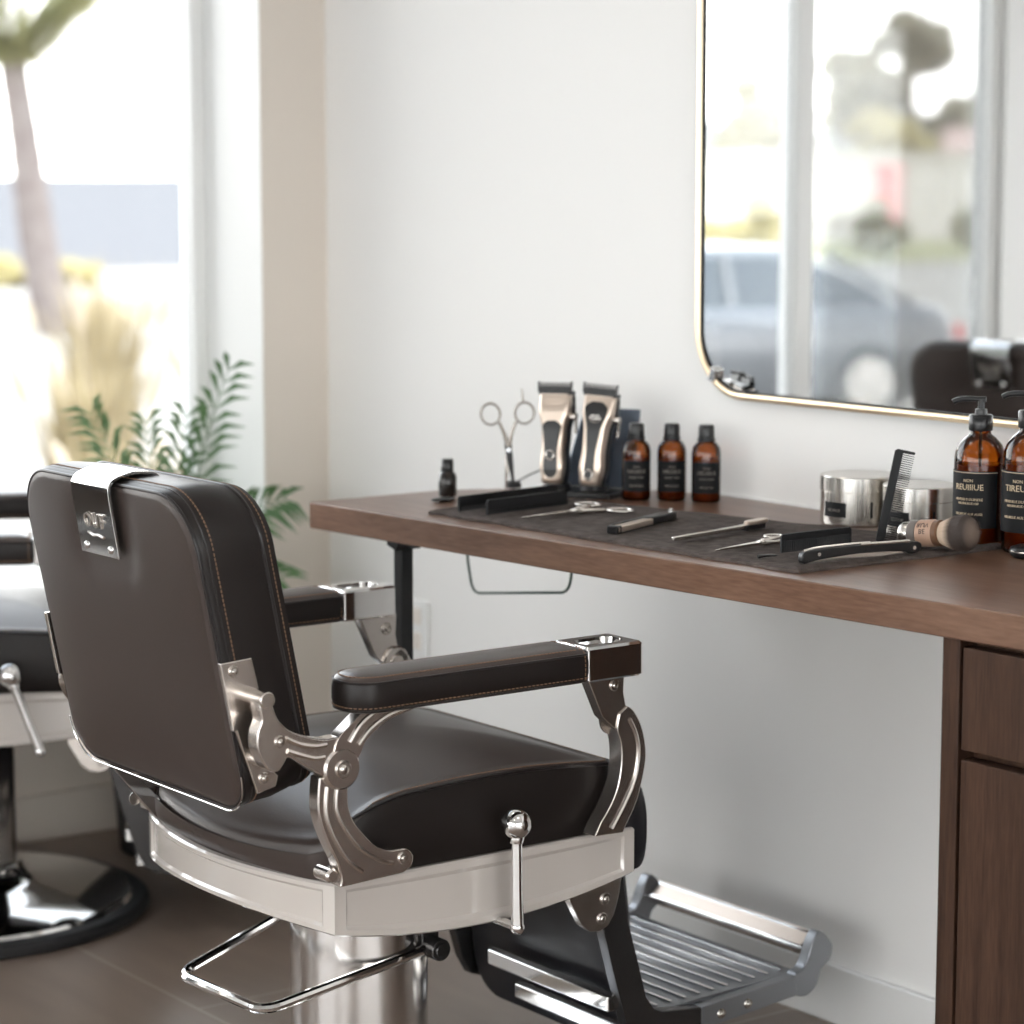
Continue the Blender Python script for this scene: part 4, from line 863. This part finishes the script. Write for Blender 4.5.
# pampas clumps
cl = [(-10.9, 2.72, .80), (-9.3, 2.05, .60), (-11.2, 3.75, .85), (-8.4, 1.85, .50), (-13.6, 4.2, 1.0)]
names = ['pampas grass clump behind the palm fronds, leftmost outside the window', 'pampas grass clump in the middle of the row outside the window', 'tallest pampas grass clump next to the window frame', 'low spiky grass clump nearest the window glass', 'pampas grass clump farthest back in the row']
def right_shift(p, d): return (p[0]+rt.x*d, p[1]+rt.y*d)
for (x, y, h), nm in zip(cl, names):
    t = thing('pampas_grass', nm, 'grass clump', (x, y, GZ), 0, 'pampas grass clumps outside'); k = MB()
    for i in range(330):
        a = random.random()*2*pi; L_ = h*random.uniform(.7, 1.35); sp_ = random.uniform(.05, .42)*h; r = random.random()*.12
        d = Vector((math.cos(a), math.sin(a), 0)); p = d*r; q1 = p+d*sp_*.4+Vector((0, 0, L_*.65)); q2 = p+d*sp_+Vector((0, 0, L_*random.uniform(.85, 1.1))); w = Vector((-d.y, d.x, 0))*.012
        k.faces([p-w, p+w, q1+w, q1-w, q2], [(0, 1, 2, 3), (3, 2, 4)])
    k.build('blades', blade_m, t, smooth=False, weld=False)['kind'] = 'stuff'
    for i in range(3):
        k = MB(); a = random.random()*2*pi; d = Vector((math.cos(a), math.sin(a), 0)); p = d*.05; q1 = p+d*.3*h+Vector((0, 0, h*.95)); q2 = q1+d*.10+Vector((0, 0, .36*h))
        k.tube([p, p.lerp(q1, .5), q1, q1.lerp(q2, .3), q1.lerp(q2, .7), q2], [.006, .006, .007, .032, .030, .005], 8); k.build('plume', plume_m, t)
# shrubs and trees
def blob(k, c, r, n=5, sq=.8):
    for i in range(n*2):
        v = Vector((random.gauss(0, .42), random.gauss(0, .42), random.gauss(0, .35)))*r; rr = r*random.uniform(.28, .55)
        st = len(k.bm.verts); k.sphere(Vector(c)+v, rr, sc_=(1, 1, sq), n=12)
    for v in k.bm.verts:
        v.co += Vector((random.uniform(-1, 1), random.uniform(-1, 1), random.uniform(-1, 1)))*r*.035
olive = mat('olive_foliage', (.12, .115, .06), .9, vary=(1.5, (.20, .18, .12))); tanf = mat('tan_foliage', (.15, .13, .085), .9, vary=(.7, (.21, .19, .13))); yel = mat('yellow_foliage', (.26, .22, .09), .9, vary=(1, (.32, .27, .13)))
trunk_m = mat('tree_bark', (.16, .12, .09), .9)
def tree(lb, x, y, h, r, m, nb=9):
    t = thing('tree', lb, 'tree', (x, y, GZ)); k = MB(); k.tube([(0, 0, 0), (.1, 0, h*.4), (0, .1, h*.75)], [.22, .16, .10], 10); k.build('trunk', trunk_m, t)
    k = MB(); blob(k, (0, 0, h-r*.7), r, nb, .85); k.build('crown', m, t, smooth=False, weld=False)
def shrub(lb, x, y, h, r, m):
    t = thing('shrub', lb, 'shrub', (x, y, GZ)); k = MB(); blob(k, (0, 0, h*.5), r, 7, h/r/1.6); k.build('foliage', m, t, smooth=False, weld=False)
    k = MB(); k.tube([(0, 0, 0), (0, 0, h*.5)], [.05, .03], 6); k.build('stem', trunk_m, t)
shrub('low ochre shrub at the foot of the palm tree outside', -39.1, 17.1, .45, .42, yel)
shrub('flat shrub on the dune edge left of the palm trunk', -39.6, 16.2, .40, .55, yel)
tree('tall thin tree above the others in the mirror reflection', -76.12, -74.16, 8.0, 1.5, tanf)
tree('broad tan tree left of the tall one in the mirror reflection', -85.21, -80.21, 6.8, 1.9, tanf, 12)
tree('rounded tree right of the tall one in the mirror reflection', -80.42, -81.66, 5.0, 1.9, tanf, 12)
tree('yellow green bushy tree low in the mirror reflection', -68.17, -64.91, 4.2, 1.25, yel, 10)
tree('grey olive tree at the left edge of the mirror reflection', -91.67, -79.84, 5.2, 1.9, tanf, 12)
shrub('round bush in front of the white wall in the mirror reflection', -42.66, -39.39, 1.1, .55, olive)
shrub('small bush farther right in the mirror reflection', -42.84, -42.47, 1.2, .4, olive)
shrub('wide ochre bush behind the car in the mirror reflection', -42.92, -35.73, 1.2, 1.0, yel)
# hills
k = MB(); vs = []; fs = []; n = 60
for i in range(n+1):                                       # a ridge line running across the far side of the bay
    hh = 9.5+2.5*math.sin(i*.23)+1.6*math.sin(i*.61+1)-(max(0, i-20)*.14); ux, uy = -0.7841+0.002299*i, -0.6075+-0.003084*i
    for zz, Z in ((GZ, 300), (hh*.75, 335), (hh+1, 360), (GZ, 420)): vs.append((ux*Z, 2.9+uy*Z, zz))
for i in range(n):
    for j in range(3): a = i*4+j; fs.append((a, a+1, a+5, a+4))
k.faces(vs, fs); struct(k.build('hills', mat('hill_scrub', (.135, .13, .12), .95, vary=(.02, (.16, .155, .14)))))
# white buildings
white_w = mat('white_render', (.56, .53, .50), .8); roofm = mat('roof_tile', (.42, .30, .26), .8); dwin = mat('dark_window', (.20, .21, .22), .3)
def building(lb, x, y, w, h, roof=False, wins=3):
    ang = math.atan2(-.72, -.69)-pi/2; t = thing('building', lb, 'building', (x, y, GZ), ang+pi)
    k = MB(); k.box((-w/2, 0, 0), (w/2, 6, h)); k.build('walls', white_w, t)
    if roof: k = MB(); k.prism([(-.4, h), (3, h+1.0), (6.4, h), (6.4, h-.1), (-.4, h-.1)], -w/2-.3, w/2+.3, 'x'); k.build('roof', roofm, t)
    else: k = MB(); k.box((-w/2-.1, -.1, h), (w/2+.1, 6.1, h+.15)); k.build('parapet', white_w, t)
    for i in range(wins):
        xx = -w/2+w*(i+.5)/wins; k = MB(); k.box((xx-.35, -.04, h*.40), (xx+.35, .02, h*.75)); k.build('window', dwin, t)
building('long low white building across the middle of the mirror reflection', -57.76, -52.32, 9.5, 2.35, wins=2)
building('white house with pitched tiled roof right in the mirror reflection', -73.12, -74.86, 2.2, 2.7, True, 2)
building('white building behind the car at the mirror left edge', -75.19, -62.13, 4.0, 2.4, wins=0)
x, y = (-45.47, -42.26); t = thing('roadside_sign', 'red roadside board on posts in the mirror reflection', 'sign', (x, y, GZ), math.atan2(-.72, -.69)+pi/2)
k = MB(); k.box((-.42, -.05, .5), (.42, .05, 2.1)); k.build('board', mat('sign_red', (.62, .12, .12), .6), t, bevel=.02)
for s in (-.32, .32): k = MB(); k.cyl((s, .08, 0), (s, .08, 2.0), .04); k.build('post', trimw, t)
# car
car_m = mat('car_paint', (.11, .115, .125), .3, .2, coat=.5); cgl = mat('car_glass', (.04, .05, .06), .08)
x0, y0 = (-14.96, -9.51); x1, y1 = (-14.36, -11.64); ang = math.atan2(y1-y0, x1-x0)
cx, cy = x1-math.cos(ang)*2.2, y1-math.sin(ang)*2.2
t = thing('car', 'blue grey car parked outside, seen blurred in the mirror', 'car', (cx, cy, GZ), ang)
def car_ring(z, L0, L1, w): return [(x, y, z) for x, y in rrect((L1-L0)/2, w, .28, 6, (L0+L1)/2, 0, 4)]
k = MB(); k.loft([car_ring(.20, -2.1, 2.08, .80), car_ring(.30, -2.2, 2.18, .86), car_ring(.55, -2.24, 2.22, .89), car_ring(.72, -2.2, 2.20, .88), car_ring(.86, -2.05, 2.12, .84), car_ring(.90, -1.9, 2.0, .80)]); k.build('body', car_m, t, ang=50)
k = MB(); k.loft([car_ring(.88, -1.25, 1.80, .76), car_ring(1.02, -1.0, 1.60, .71), car_ring(1.26, -.45, 1.10, .60)]); k.build('windows', cgl, t, ang=50)
k = MB(); k.loft([car_ring(1.255, -.50, 1.14, .61), car_ring(1.31, -.38, 1.02, .56), car_ring(1.335, -.2, .8, .45)]); k.build('roof', car_m, t, ang=60)
k = MB()
for s in (1, -1):
    for a, b in (((-1.25, .77, .88), (-.47, .61, 1.27)), ((.30, .77, .88), (.30, .62, 1.28)), ((1.80, .77, .88), (1.12, .61, 1.27))): k.tube([(a[0], s*a[1], a[2]), (b[0], s*b[1], b[2])], .035, 6)
k.build('pillars', car_m, t)
for sx_ in (-1.38, 1.36):
    for s in (1, -1):
        k = MB(); M_ = Matrix.Translation((sx_, s*.80, .32)) @ Matrix.Rotation(pi/2, 4, 'X'); k.lathe([(.30, -.10), (.32, -.07), (.32, .07), (.30, .10)], 28, M=M_); wh = k.build('wheel', rubber, t); k = MB(); k.lathe([(.20, -.108), (.20, .108)], 20, M=M_); k.build('hubcap', silver, wh)
k = MB(); k.box((2.14, -.75, .62), (2.235, -.45, .74)); k.box((2.14, .45, .62), (2.235, .75, .74)); k.build('tail_light', mat('tail_red', (.5, .05, .04), .3), t)
# ------------------------------------------------------------------ light
w = bpy.data.worlds.new('world'); sc.world = w; w.use_nodes = True; nt = w.node_tree; bg = nt.nodes['Background']
tc = nt.nodes.new('ShaderNodeTexCoord'); sx = nt.nodes.new('ShaderNodeSeparateXYZ'); cr = nt.nodes.new('ShaderNodeValToRGB')
cr.color_ramp.elements[0].color = (1, .98, .95, 1); cr.color_ramp.elements[0].position = 0; cr.color_ramp.elements[1].color = (.44, .50, .58, 1); cr.color_ramp.elements[1].position = .75
nt.links.new(tc.outputs['Generated'], sx.inputs[0]); nt.links.new(sx.outputs[2], cr.inputs[0]); nt.links.new(cr.outputs[0], bg.inputs[0]); bg.inputs[1].default_value = 3.9
sl = bpy.data.lights.new('sun', 'SUN'); sl.energy = 1.5; sl.angle = math.radians(3); sl.color = (1, .95, .88); so = bpy.data.objects.new('sun', sl); COL.objects.link(so)
so.rotation_euler = Vector((-.45, -.30, -1)).to_track_quat('-Z', 'Y').to_euler()
vs_ = sc.view_settings; sc.display_settings.display_device = 'sRGB'; vs_.view_transform = 'Standard'; vs_.look = 'None'; vs_.exposure = 1.13; vs_.gamma = 1; vs_.use_curve_mapping = False
cy_ = sc.cycles; cy_.use_denoising = True; cy_.max_bounces = 12; cy_.diffuse_bounces = 6; cy_.glossy_bounces = 6; cy_.transmission_bounces = 8; cy_.transparent_max_bounces = 16; cy_.caustics_reflective = False; cy_.caustics_refractive = False; cy_.sample_clamp_indirect = 8
